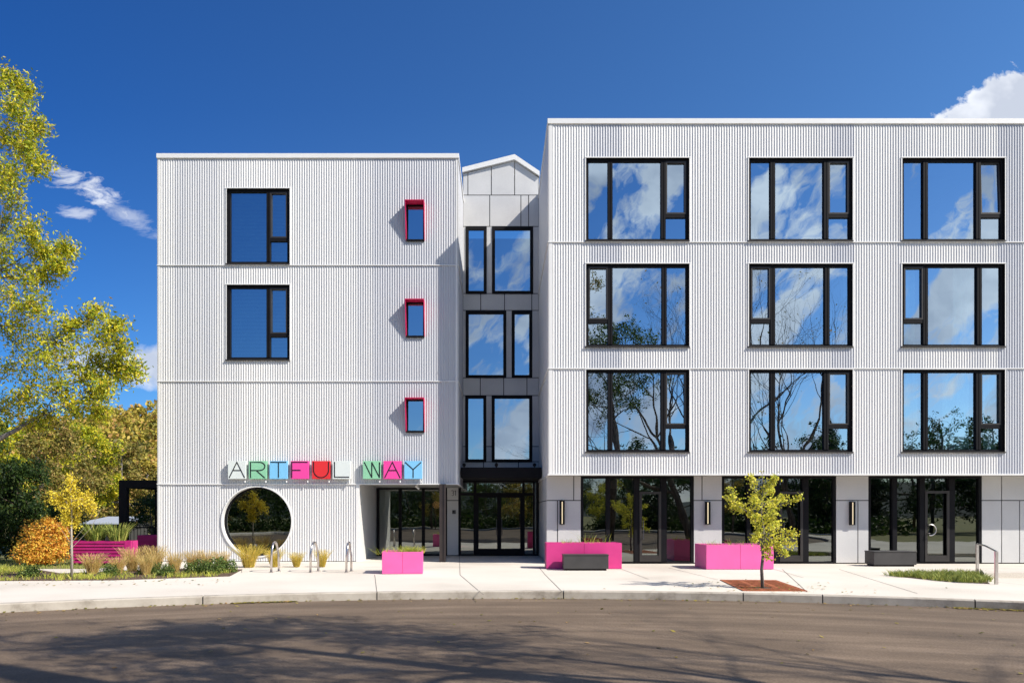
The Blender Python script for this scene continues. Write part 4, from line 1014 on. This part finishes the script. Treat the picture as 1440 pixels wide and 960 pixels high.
# the big tree at the left edge
b = (X(-75, 21.5), 21.5, 0); D = 21.5
T_ = [(0, 0, 0, .24), (.1, 0, 2.2, .20), (.1, .1, 4.5, .17), (.3, .2, 7, .13), (.5, 0, 10, .09), (.7, 0, 12.6, .04)]
spec = [(-10, 120, .9), (20, 150, .55), (45, 175, .4), (10, 190, .8), (38, 205, .5), (55, 228, .35), (15, 240, .8), (25, 280, .7), (10, 320, .9), (45, 330, .6), (70, 352, .45), (20, 370, .9), (60, 388, .5), (10, 420, .9), (50, 430, .6), (25, 460, .8),
        (75, 470, .6), (110, 455, .5), (135, 440, .35), (150, 470, .45), (165, 455, .25), (175, 490, .4), (185, 520, .35), (165, 520, .4), (140, 500, .5), (100, 500, .7), (60, 500, .8), (20, 510, .9), (40, 550, .8), (85, 540, .6), (120, 530, .5), (150, 545, .35), (130, 555, .4), (10, 580, .8), (60, 585, .6), (100, 570, .4),
        (-40, 200, 1), (-50, 300, 1.1), (-45, 400, 1.1), (-60, 500, 1.1), (-20, 90, .5), (15, 105, .25), (38, 128, .22), (-60, 150, .8), (85, 372, .22), (92, 345, .2), (140, 575, .3), (-5, 340, .9), (0, 250, .8)]
rgb = random.Random(4)
cl = [(*at(px, py, D + rgb.uniform(-1.1, 1.1) * (1.2 if px < 60 else .6), b), r * .88) for px, py, r in spec]
tree('locust_tree', b, T_, cl, 'l_locust', .12, 36000, 'greybark', 'tall tree with yellow green feathery leaves reaching in from the left edge', seed=31, twigs=8, spray=7, cl_len=.34, droop=.8, ratio=.36)
# leaf litter along the gutter and on the pavement
g = np.random.default_rng(61); P_ = []
def litter(n, px0, px1, r0, r1, z):
    a0, a1 = math.degrees(math.atan2(14 - CY, X(px1, 14.3) - CX)), math.degrees(math.atan2(14 - CY, X(px0, 14.3) - CX))
    for _ in range(n):
        a = g.uniform(a0, a1); r = r0 + (r1 - r0) * g.random() ** 2; P_.append((*cpt(r, a), z))
litter(170, 330, 420, RK - .03, RK - .16, -.14); litter(260, 1325, 1460, RK - .03, RK - .2, -.14); litter(260, -20, 1440, RK - .03, RK - .5, -.14)
for _ in range(120): P_.append((g.uniform(-9, 10), g.uniform(8, 14.5), -.143))
for _ in range(150): x, y = TX + g.normal() * 1.0, TY + g.normal() * .7; P_.append((x, y, .012 if abs(x - TX) > 0 else 0))
for _ in range(90): P_.append((g.uniform(-11, -6), g.uniform(16.5, 18.2), .008))
c = np.array([p for p in P_ if p[2] < -.1 and math.hypot(p[0] - CX, p[1] - CY) < RK - .02 or p[2] > 0 and math.hypot(p[0] - CX, p[1] - CY) > RK + .2])
n = len(c); an = g.uniform(0, 6.28, n); s = g.uniform(.02, .045, n); u = np.stack([np.cos(an), np.sin(an), g.normal(size=n) * .15], 1) * s[:, None]; v_ = np.stack([-np.sin(an), np.cos(an), g.normal(size=n) * .2], 1) * (s * .6)[:, None]
o = mesh_np('fallen_leaves', np.stack([c - u, c + v_, c + u, c - v_], 1).reshape(-1, 3) + np.array([0, 0, .006]), 4, 'l_olive'); tag(o, 'small fallen leaves scattered along the gutter and around the tree grate', 'leaf litter', kind='stuff')
# ------------------------------------------------------------------ woods behind on the left
BG = 'autumn trees behind the bed left of the building'
def bgtree(px, pytop, D, w_px, leafm, barkm, label, seed, nl=9000, nc=16, lsz=.16, low=.12, name='autumn_tree', twigs=6, r=None, group=BG, cat='tree', dy=None):
    b = (X(px, D), D, -.03); h = Z(pytop, D); w = w_px * D / F / 2
    rr_ = r or max(.5, w * .38)
    if D > 40: lsz *= D / 36
    cl = randclumps(nc, w, w * .9 if dy is None else dy, h * low + .3, h - rr_ * .6, rr_, seed)
    T_ = [(0, 0, 0, .02 * h), (.02 * h, 0, h * .35, .016 * h), (-.02 * h, .02 * h, h * .65, .010 * h), (0, 0, h * .9, .004 * h)]
    return tree(name, b, T_, cl, leafm, lsz, nl, barkm, label, cat, group, seed=seed, twigs=twigs, spray=5, cl_len=.3, droop=.3)
bgtree(25, 640, 25.5, 90, 'l_green', 'bark', 'dark green bushy tree behind the orange bush, at the left edge', 41, 12000, 16, .12, .02)
bgtree(-40, 560, 27, 150, 'l_mid', 'bark', 'mid green tree just outside the left edge behind the dark one', 42, 9000, 16, .14, .05)
bgtree(55, 575, 46, 120, 'l_olive', 'bark', 'olive and gold tree rising behind the orange bush', 43, 12000, 20, .15, .2)
bgtree(118, 592, 56, 110, 'l_locust', 'greybark', 'golden leaved tree directly behind the yellow sapling', 44, 9000, 16, .14, .22)
bgtree(172, 618, 60, 110, 'l_olive', 'greybark', 'loose olive tree behind the black pergola', 45, 9000, 16, .16, .15)
bgtree(100, 640, 52, 110, 'l_olive', 'bark', 'low olive brown tree filling the gap behind the magenta planter', 46, 8000, 14, .16, .05)
bgtree(208, 628, 66, 90, 'l_gold', 'greybark', 'yellow brown tree beside the white wall corner, far behind', 47, 9000, 16, .2, .1)
bgtree(15, 590, 50, 140, 'l_locust', 'bark', 'wide golden tree far behind the left edge', 48, 9000, 16, .2, .1)
bgtree(150, 650, 75, 130, 'l_olive', 'bark', 'distant olive tree between the sapling and the pergola', 49, 9000, 18, .22, .05)
bgtree(240, 630, 80, 140, 'l_olive', 'bark', 'distant olive tree mostly behind the white wall', 50, 6000, 14, .25, .05)
bgtree(212, 690, 38, 60, 'l_green', 'bark', 'dark bush behind the black pergola', 51, 5000, 12, .12, .02, name='bush', cat='bush')
bgtree(92, 700, 36, 60, 'l_mid', 'bark', 'green bush behind the yellow sapling', 52, 5000, 12, .12, .02, name='bush', cat='bush')
# wooded hill
m = MB(); xs = np.linspace(-420, 420, 64); ys = np.linspace(95, 420, 26)
def hill(x, y):
    t = max(0, min(1, (y - 95) / 130)); s = t * t * (3 - 2 * t)
    return -.5 + s * (27 + 5 * math.sin(x * .017 + .6) + 3 * math.sin(x * .043 + y * .02) + 4 * math.exp(-((x + 100) / 30) ** 2))
for y in ys:
    for x in xs: m.v.append((x, y, hill(x, y)))
nx = len(xs)
for j in range(len(ys) - 1):
    for i in range(nx - 1): a = j * nx + i; m.f.append((a, a + 1, a + nx + 1, a + nx))
struct(m.build('hill', 'lawn', smooth=True))
g = np.random.default_rng(77); V = []
for _ in range(1300):
    y = g.uniform(100, 260); x = g.uniform(-190, 70)
    if x > -40 and g.random() < .6: continue
    z = hill(x, y); r = g.uniform(2.2, 4); n = 150
    d = g.normal(size=(n, 3)); d /= np.linalg.norm(d, axis=1)[:, None]; d[:, 2] = np.abs(d[:, 2]); c = np.array([x, y, z + r * .5]) + d * (.7 + .3 * g.random(n))[:, None] * r * np.array([.85, .85, 1.35])
    V.append(leafquads(c, 1.1, g, .7))
o = mesh_np('hillside_wood', np.concatenate(V), 4, 'l_gold'); tag(o, 'wooded hillside in yellow green autumn colour far behind the building', 'wood', kind='stuff')

# ------------------------------------------------------------------ magenta slatted planter, its plants, pergola and things behind
D = 23.6
e = empty('slatted_planter', (-12, D, 0), 'long magenta planter of horizontal boards left of the building', 'planter')
m = MB(); x0, x1 = -13.05 + 12, -11.27 + 12; h = Z(760, D)
nb = 7; bh = (h - .02) / nb
for k in range(nb): m.box(x0, x1 - .2, 0, .03, .02 + k * bh + .02, .02 + (k + 1) * bh - .012)
m.box(x1 - .2, x1, -.01, .04, .02, h); m.box(x0, x1, .07, .09, .02, h); m.box(x0, x1, .41, .45, .02, h); m.box(x0, x0 + .03, .09, .41, .02, h); m.box(x1 - .03, x1, .04, .41, .02, h)
m.build('boards', 'magenta', e); m = MB(); m.box(x0 + .03, x1 - .03, .09, .41, h - .15, h - .08); m.build('soil', 'soil', e)
V = blades(-12.5, D + .25, 260, .22, .62, .5, .035, h - .1, rng=random.Random(1)) + blades(-11.8, D + .25, 260, .22, .62, .6, .035, h - .1, rng=random.Random(2))
o = mesh_np('planter_grass', V, 4, 'g_green', loc=(-12, D + .5, h - .1)); tag(o, 'broad leaved green grass growing in the slatted magenta planter', 'plant', kind='thing')
e = empty('slatted_planter', (-11.85, 26.0, 0), 'dark magenta planter in shade under the black pergola', 'planter'); m = MB(); h2 = Z(752, 26.0)
for k in range(7): m.box(-.35, .8, 0, .03, k * h2 / 7 + .01, (k + 1) * h2 / 7 - .006)
m.box(-.35, .8, .05, .09, 0, h2); m.box(-.35, .8, .7, .74, 0, h2); m.box(-.35, -.32, .02, .72, 0, h2); m.box(.77, .8, .02, .72, 0, h2); m.build('boards', 'magenta', e); m = MB(); m.box(-.35, .8, .09, .7, h2 - .15, h2 - .08); m.build('soil', 'soil', e)
# pergola
D = 26.0; e = empty('pergola', (X(175, D), D, 0), 'black steel pergola frame attached beside the white left block', 'pergola')
bx_ = X(175, D); m = MB(); zt_ = Z(675, D); zb_ = Z(685.5, D)
xp_ = X(169, D) - bx_; m.box(xp_, 3.6, -.1, .1, zb_, zt_); m.box(xp_, 3.6, 2.6, 2.8, zb_, zt_); m.box(xp_, xp_ + .2, .1, 2.6, zb_, zt_); m.build('beam', 'black', e)
for yy in (-.1, 2.6): m = MB(); m.box(xp_, xp_ + .26, yy, yy + .2, 0, zb_); m.build('post', 'black', e)
m = MB()
for k in range(8): m.box(xp_ + .5 + k * .42, xp_ + .56 + k * .42, .1, 2.6, zb_ + .06, zt_ - .06)
m.build('rafter', 'black', e)
# metal railing behind
D = 29.5; e = empty('railing', (X(180, D), D, 0), 'thin black railing behind the pergola', 'railing'); m = MB()
for k in range(40): m.box(-1.6 + k * .13, -1.585 + k * .13, 0, .015, .05, 1.0)
m.build('baluster', 'black', e); m = MB(); m.box(-1.6, 3.6, -.01, .03, 1.0, 1.05); m.box(-1.6, 3.6, -.01, .03, .05, .08); m.build('rail', 'black', e)
# pale shed roof seen through the gap
D = 42; e = empty('shed', (X(150, D), D, -.03), 'low grey shed roof seen between the planter plants and the trees', 'shed')
m = MB(); m.box(-1.4, .9, 0, 3, 0, 1.05); m.build('wall', 'charcoal', e)
m = MB(); m.v = [(-1.6, -.3, 1.05), (1.1, -.3, 1.05), (1.1, 3.3, 1.42), (-1.6, 3.3, 1.42), (-1.6, -.3, 1.0), (1.1, -.3, 1.0), (1.1, 3.3, 1.37), (-1.6, 3.3, 1.37)]; m.f = [(0, 1, 2, 3), (4, 7, 6, 5), (0, 4, 5, 1), (1, 5, 6, 2), (2, 6, 7, 3), (3, 7, 4, 0)]; m.build('roof', 'distant', e)

# ------------------------------------------------------------------ trees across the road: they shade the asphalt and show in the glass
def baretree(base, h, seed, label, leaves=0, leafm='l_olive', lean=(0, 0), r0=.22, depth=6, group='bare trees across the road'):
    rg_ = random.Random(seed); e = empty('bare_tree', base, label, 'tree', group); m = MB(); ends = []
    def seen(q):
        X_, Y_, Z_ = q.x + base[0], q.y + base[1], q.z
        return Y_ > 0 and X_ < .74 * Y_ + .3 and Z_ < 1.6 + .72 * Y_ + .5
    def grow(p, d, L, r, k):
        n = 4; pts = [p]; rads = [r]
        for i in range(n):
            d = (d + rnd_unit(rg_) * .16 + Vector((0, 0, .05))).normalized(); p = p + d * L / n; pts.append(p); rads.append(r * (1 - .35 * (i + 1) / n))
        if any(seen(q) for q in pts): return
        m.tube(pts, rads, 7 if k > 3 else 4 if k > 1 else 3, cap=k == depth)
        if k <= 2: ends.extend(pts[1:])
        if k == 0: return
        nb_ = 2 + (rg_.random() < .65) + (k == depth)
        for i in range(nb_):
            ax = rnd_unit(rg_); ax = (ax - d * ax.dot(d)).normalized(); an = rg_.uniform(.3, .85) if i else rg_.uniform(.1, .4)
            nd_ = (d * math.cos(an) + ax * math.sin(an)).normalized(); q = pts[-1] if i < 2 else pts[rg_.randint(2, 4)]
            grow(q, nd_, L * rg_.uniform(.68, .86), rads[-1] * rg_.uniform(.62, .85), k - 1)
    grow(Vector((0, 0, 0)), Vector((lean[0], lean[1], 1)).normalized(), h * .27, r0, depth)
    m.build('trunk', 'bark', e)
    if leaves:
        g_ = np.random.default_rng(seed); E_ = np.array([tuple(p) for p in ends]); c = E_[g_.integers(0, len(E_), leaves)] + g_.normal(size=(leaves, 3)) * .15
        mesh_np('crown', leafquads(c, .13, g_, .6), 4, leafm, e)
    return e
baretree((13.0, .8, 0), 17, 101, 'tall bare tree beside the camera, its branches shading the road', 400, lean=(.05, .1), r0=.27, depth=7)
baretree((19.5, -3, 0), 16, 105, 'bare leaning tree further right across the road', 300, lean=(-.15, .1), r0=.22, depth=5)
BK = 'trees across the road behind the camera'
def backtree(x, y, h, w, lm, seed, label, nl=7000, nc=14, low=.12, lsz=.2):
    rr_ = w * .42; cl = randclumps(nc, w, w, h * low + .4, h - rr_ * .6, rr_, seed)
    T_ = [(0, 0, 0, .02 * h), (.02 * h, 0, h * .35, .016 * h), (-.02 * h, .02 * h, h * .65, .010 * h), (0, 0, h * .9, .004 * h)]
    return tree('leafy_tree', (x, y, -.03), T_, cl, lm, lsz, nl, 'bark', label, 'tree', BK, seed=seed, twigs=6, spray=5, cl_len=.3, droop=.3)
backtree(6.3, 4.6, 12.2, 3.0, 'l_mid', 201, 'leafy green tree across the road, nearest the camera', 13000, 22, .55, .13)
backtree(3.9, 3.0, 18.5, 2.0, 'l_olive', 221, 'tall slim olive leaved tree right beside the camera', 4200, 20, .42, .13)
baretree((11.2, 3.2, 0), 14, 133, 'bare tree close beside the camera on the right', 0, lean=(-.1, .05), r0=.26, depth=6)
backtree(2.5, -28, 5.5, 3, 'l_gold', 202, 'low golden tree across the road in the middle')
backtree(-7, -24, 8, 3.6, 'l_green', 203, 'dark green tree across the road on the left')
backtree(-14, -18, 9, 4, 'l_green', 204, 'wide dark tree across the road, far left')
backtree(-1.5, -36, 6, 4, 'l_mid', 205, 'green tree further back across the road')
backtree(12, -20, 8.5, 4, 'l_green', 206, 'dark tree across the road right of the middle')
backtree(19, -22, 8, 4, 'l_green', 207, 'dark tree across the road on the right')
backtree(27, -20, 9, 4.2, 'l_green', 208, 'large dark tree across the road, far right')
backtree(9, -15.2, 4.4, 1.5, 'l_gingko', 209, 'small lime yellow tree across the road', 4000, 8, .3, .12)
backtree(-6, -17.5, 3.8, 1.5, 'l_gold', 210, 'small golden tree across the road on the left', 3500, 8, .3, .12)
backtree(19.5, -16, 4.6, 1.8, 'l_gold', 211, 'small golden tree across the road on the right', 4000, 8, .3, .12)
backtree(36, -16, 10, 5, 'l_green', 212, 'large dark tree beyond the right hand end of the road')
backtree(-24, -14, 9, 5, 'l_olive', 213, 'olive tree beyond the left hand end of the road')
backtree(6, -30, 7, 4, 'l_green', 214, 'dark green tree behind the small golden ones')
for i in range(15):
    a = R(196 + i * 10.6); rr = 37 + 6 * math.sin(i * 2.3); backtree(CX + rr * math.cos(a), CY + rr * math.sin(a), 8.2 + 1.6 * math.sin(i * 1.9) - (2.2 if 5 <= i <= 8 else 0), 4.6, 'l_green', 230 + i, 'dark green tree in the belt of trees behind the road', 5200, 14, .04, .3)
for i, (x, y) in enumerate(((42, -14), (48, -22), (40, -26), (54, -12), (33, -30), (60, -24))): backtree(x, y, 9.5, 5, 'l_green', 260 + i, 'dark green tree at the right hand end of the road behind the camera', 5200, 14, .04, .3)
# conifers
def conifer(x, y, h, w, seed, label):
    e = empty('conifer', (x, y, -.03), label, 'tree', 'conifers across the road'); g_ = np.random.default_rng(seed); m = MB(); m.tube([(0, 0, 0), (0, 0, h)], [.02 * h, .003 * h], 7); V = []
    for k in range(int(h * 5)):
        z = h * (.08 + .9 * k / (h * 5)); L = w * (1 - z / h) + .15
        for a in g_.uniform(0, 2 * math.pi, 5):
            t = np.linspace(.15, 1, 9); d = np.array([math.cos(a), math.sin(a), -.25]); m.tube([(0, 0, z), tuple(d * L + np.array([0, 0, z]))], [.02, .005], 3, cap=False)
            c = np.array([0, 0, z]) + d * (t * L)[:, None]; c = np.repeat(c, 4, 0) + g_.normal(size=(36, 3)) * .12; V.append(leafquads(c, .26, g_, .35))
    m.build('trunk', 'bark', e); mesh_np('crown', np.concatenate(V), 4, 'l_conifer', e)
conifer(31, -26, 11, 2.6, 1, 'tall dark conifer across the road at the right'); conifer(35, -24, 9, 2.2, 2, 'shorter dark conifer across the road at the right'); conifer(15.5, -27, 8, 2.4, 3, 'dark conifer behind the trees across the road')
# leafy understory that closes the view across the road
g = np.random.default_rng(9); V = []
for _ in range(260):
    a = R(g.uniform(183, 357)); r = g.uniform(25.5, 30); x, y = CX + r * math.cos(a), CY + r * math.sin(a); n = 90; hh = g.uniform(.9, 1.9)
    d = g.normal(size=(n, 3)); d /= np.linalg.norm(d, axis=1)[:, None]; d[:, 2] = np.abs(d[:, 2]); V.append(leafquads(np.array([x, y, 0]) + d * (g.random(n) ** .4)[:, None] * np.array([1.3, 1.3, hh]), .3, g, .7))
o = mesh_np('undergrowth', np.concatenate(V), 4, 'l_green'); tag(o, 'dense dark undergrowth along the far side of the road', 'undergrowth', kind='stuff')
# far hills behind the camera, seen only in the glass
m = MB(); n = 60
for i in range(n + 1):
    a = R(200 + 140 * i / n); h = 20 + 7 * math.sin(i * .31) + 4 * math.sin(i * .83)
    for r, z in ((330, -1), (420, h * .8), (520, h), (700, h * .7)): m.v.append((r * math.cos(a), r * math.sin(a), z))
for i in range(n):
    for j in range(3): k = i * 4 + j; m.f.append((k, k + 1, k + 5, k + 4))
M['farhill'] = simple('far_wooded_hill', (.022, .035, .03), .95, var=.3, scale=.05); struct(m.build('hill', 'farhill', smooth=True))

# ------------------------------------------------------------------ sky, sun, camera
EL, AZX, AZY = R(42), .875, -.485
w = bpy.data.worlds.new('World'); SC.world = w; w.use_nodes = True; nt = w.node_tree; bg = nt.nodes['Background']
sk = nd(nt, 'ShaderNodeTexSky'); sk.sky_type = 'NISHITA'; sk.sun_disc = False; sk.sun_elevation = EL; sk.sun_rotation = math.atan2(AZX, AZY) ; sk.air_density = 1.0; sk.dust_density = .35; sk.ozone_density = 2.2
tc = nd(nt, 'ShaderNodeTexCoord'); sp = nd(nt, 'ShaderNodeSeparateXYZ'); lk(nt, tc.outputs['Generated'], sp.inputs[0])
def mt(op, a, b=None, c=None, clamp=False):
    n = nd(nt, 'ShaderNodeMath', operation=op); n.use_clamp = clamp
    for i, v in enumerate((a, b, c)):
        if v is None: continue
        if isinstance(v, (int, float)): n.inputs[i].default_value = v
        else: lk(nt, v, n.inputs[i])
    return n.outputs[0]
x_, y_, z_ = sp.outputs
ay = mt('MAXIMUM', mt('ABSOLUTE', y_), .02); U = mt('DIVIDE', x_, ay); Vv = mt('DIVIDE', z_, ay)
front = mt('GREATER_THAN', y_, 0.0)
cv = nd(nt, 'ShaderNodeCombineXYZ'); lk(nt, U, cv.inputs[0]); lk(nt, Vv, cv.inputs[1]); lk(nt, y_, cv.inputs[2])
def noise(vec, scale, detail, rough, dist=0, sc=(1, 1, 1), rot=0, loc=(0, 0, 0), tex=False):
    mp = nd(nt, 'ShaderNodeMapping'); mp.vector_type = 'TEXTURE' if tex else 'POINT'; mp.inputs['Scale'].default_value = sc; mp.inputs['Rotation'].default_value = (0, 0, rot); mp.inputs['Location'].default_value = loc; lk(nt, vec, mp.inputs[0])
    n = nd(nt, 'ShaderNodeTexNoise'); n.inputs['Scale'].default_value = scale; n.inputs['Detail'].default_value = detail; n.inputs['Roughness'].default_value = rough; n.inputs['Distortion'].default_value = dist
    lk(nt, mp.outputs[0], n.inputs['Vector']); return n.outputs['Fac']
nb1 = noise(cv.outputs[0], 7.5, 10, .62, .25, (1.5, .72, 1), R(48), (2.1, .45, 0), tex=True)     # clouds behind the camera
# bias: clear sky on the left, cloud towards the right
bias = mt('MULTIPLY_ADD', mt('SMOOTH_MIN', mt('MULTIPLY_ADD', U, 4.5, .95), 1.0, .2), .30, -.30)
bias = mt('MAXIMUM', bias, -.30)
dens_b = mt('MULTIPLY', mt('SUBTRACT', mt('ADD', nb1, bias), .465), 13.0, clamp=True)
nf1 = noise(cv.outputs[0], 9.0, 9, .62, .3, (1, 1.5, .2), R(12), (.3, .7, 0))
nf2 = noise(cv.outputs[0], 20.0, 8, .6, .2, (1, 1.0, .2), 0, (1.1, .2, 0))
def blob(px, py, sx, sy, rot=0):
    u0, v0 = (px - VX) / F, (VY - py) / F; du = mt('SUBTRACT', U, u0); dv = mt('SUBTRACT', Vv, v0); c, s = math.cos(rot), math.sin(rot)
    a = mt('ADD', mt('MULTIPLY', du, c * F / sx), mt('MULTIPLY', dv, s * F / sx)); b_ = mt('ADD', mt('MULTIPLY', du, -s * F / sy), mt('MULTIPLY', dv, c * F / sy))
    return mt('SUBTRACT', 1.0, mt('SQRT', mt('ADD', mt('MULTIPLY', a, a), mt('MULTIPLY', b_, b_))))
def dens(bl, ns, k, amp, off): return mt('MULTIPLY', mt('ADD', mt('MULTIPLY_ADD', ns, amp, -.5 * amp + off), bl), k, clamp=True)
c1 = dens(blob(1440, 175, 130, 85, R(20)), nf2, 9.0, 1.3, -.02)
nfw = noise(cv.outputs[0], 24.0, 9, .66, .5, (1, 2.4, .2), R(22), (.7, .2, 0))
c2 = mt('MULTIPLY', dens(blob(120, 264, 88, 24, R(-24)), nfw, 1.7, 3.6, -.3), .8)
c3 = mt('MULTIPLY', dens(blob(205, 512, 150, 40, 0), nf1, 1.8, 3.0, -.15), .9)
c4 = mt('MULTIPLY', dens(blob(108, 297, 42, 15, 0), nfw, 1.6, 3, -.25), .6)
c5 = mt('MULTIPLY', dens(blob(182, 306, 60, 20, R(-30)), nfw, 1.3, 2.6, -.2), .45)
dens_f = mt('MAXIMUM', mt('MAXIMUM', c1, c2), mt('MAXIMUM', mt('MAXIMUM', c3, c4), c5))
up = mt('GREATER_THAN', z_, 0.0)
d_all = mt('MULTIPLY', mt('ADD', mt('MULTIPLY', front, dens_f), mt('MULTIPLY', mt('SUBTRACT', 1.0, front), mt('MULTIPLY', dens_b, .95))), up)
hs = nd(nt, 'ShaderNodeHueSaturation'); hs.inputs['Saturation'].default_value = 1.12; lk(nt, sk.outputs[0], hs.inputs['Color'])
tint = nd(nt, 'ShaderNodeMix', data_type='RGBA', blend_type='MULTIPLY'); tint.inputs[0].default_value = 1; lk(nt, hs.outputs[0], tint.inputs[6]); tc2 = nd(nt, 'ShaderNodeMix', data_type='RGBA', blend_type='MIX'); tc2.inputs[6].default_value = (.14, .51, 1.06, 1); tc2.inputs[7].default_value = (.90, 1.28, 1.62, 1); lk(nt, mt('MULTIPLY_ADD', x_, .85, .5, clamp=True), tc2.inputs[0]); hz = nd(nt, 'ShaderNodeMix', data_type='RGBA', blend_type='MULTIPLY'); hz.inputs[7].default_value = (1.75, 1.32, 1.12, 1); lk(nt, mt('MULTIPLY_ADD', Vv, -1.9, 1.0, clamp=True), hz.inputs[0]); lk(nt, tc2.outputs[2], hz.inputs[6]); lk(nt, hz.outputs[2], tint.inputs[7])
sh = mt('MULTIPLY_ADD', noise(cv.outputs[0], 5.0, 5, .55, 0, (1, 1.3, .2), .4, (.5, .1, .4)), 3.2, -1.1, clamp=True)
sh = mt('MAXIMUM', sh, mt('MULTIPLY', front, .28))
cc = nd(nt, 'ShaderNodeMix', data_type='RGBA'); lk(nt, sh, cc.inputs[0]); cc.inputs[6].default_value = (3.2, 3.9, 5.4, 1); cc.inputs[7].default_value = (13.0, 13.2, 13.6, 1)
mxw = nd(nt, 'ShaderNodeMix', data_type='RGBA'); lk(nt, d_all, mxw.inputs[0]); lk(nt, tint.outputs[2], mxw.inputs[6]); lk(nt, cc.outputs[2], mxw.inputs[7])
lk(nt, mxw.outputs[2], bg.inputs[0]); bg.inputs[1].default_value = .075
sl = bpy.data.lights.new('sun', 'SUN'); sl.energy = 5.0; sl.angle = R(.55); sl.color = (1, .93, .83)
so = bpy.data.objects.new('sun', sl); COL.objects.link(so); so.rotation_euler = Vector((AZX * math.cos(EL), AZY * math.cos(EL), math.sin(EL))).to_track_quat('Z', 'Y').to_euler()
cam = bpy.data.cameras.new('camera'); co = bpy.data.objects.new('camera', cam); COL.objects.link(co); SC.camera = co
co.location = (0, 0, EYE); co.rotation_euler = (R(90), 0, 0); cam.sensor_width = 36; cam.lens = F / 1440 * 36
cam.shift_x = (720 - VX) / 1440; cam.shift_y = (VY - 480) / 1440; cam.clip_end = 6000; cam.clip_start = .1
vs = SC.view_settings; vs.view_transform = 'Standard'; vs.look = 'None'; vs.gamma = 1; vs.exposure = .47
SC.cycles.use_adaptive_sampling = False
SC.cycles.max_bounces = 8; SC.cycles.transparent_max_bounces = 12; SC.cycles.glossy_bounces = 4; SC.cycles.diffuse_bounces = 3
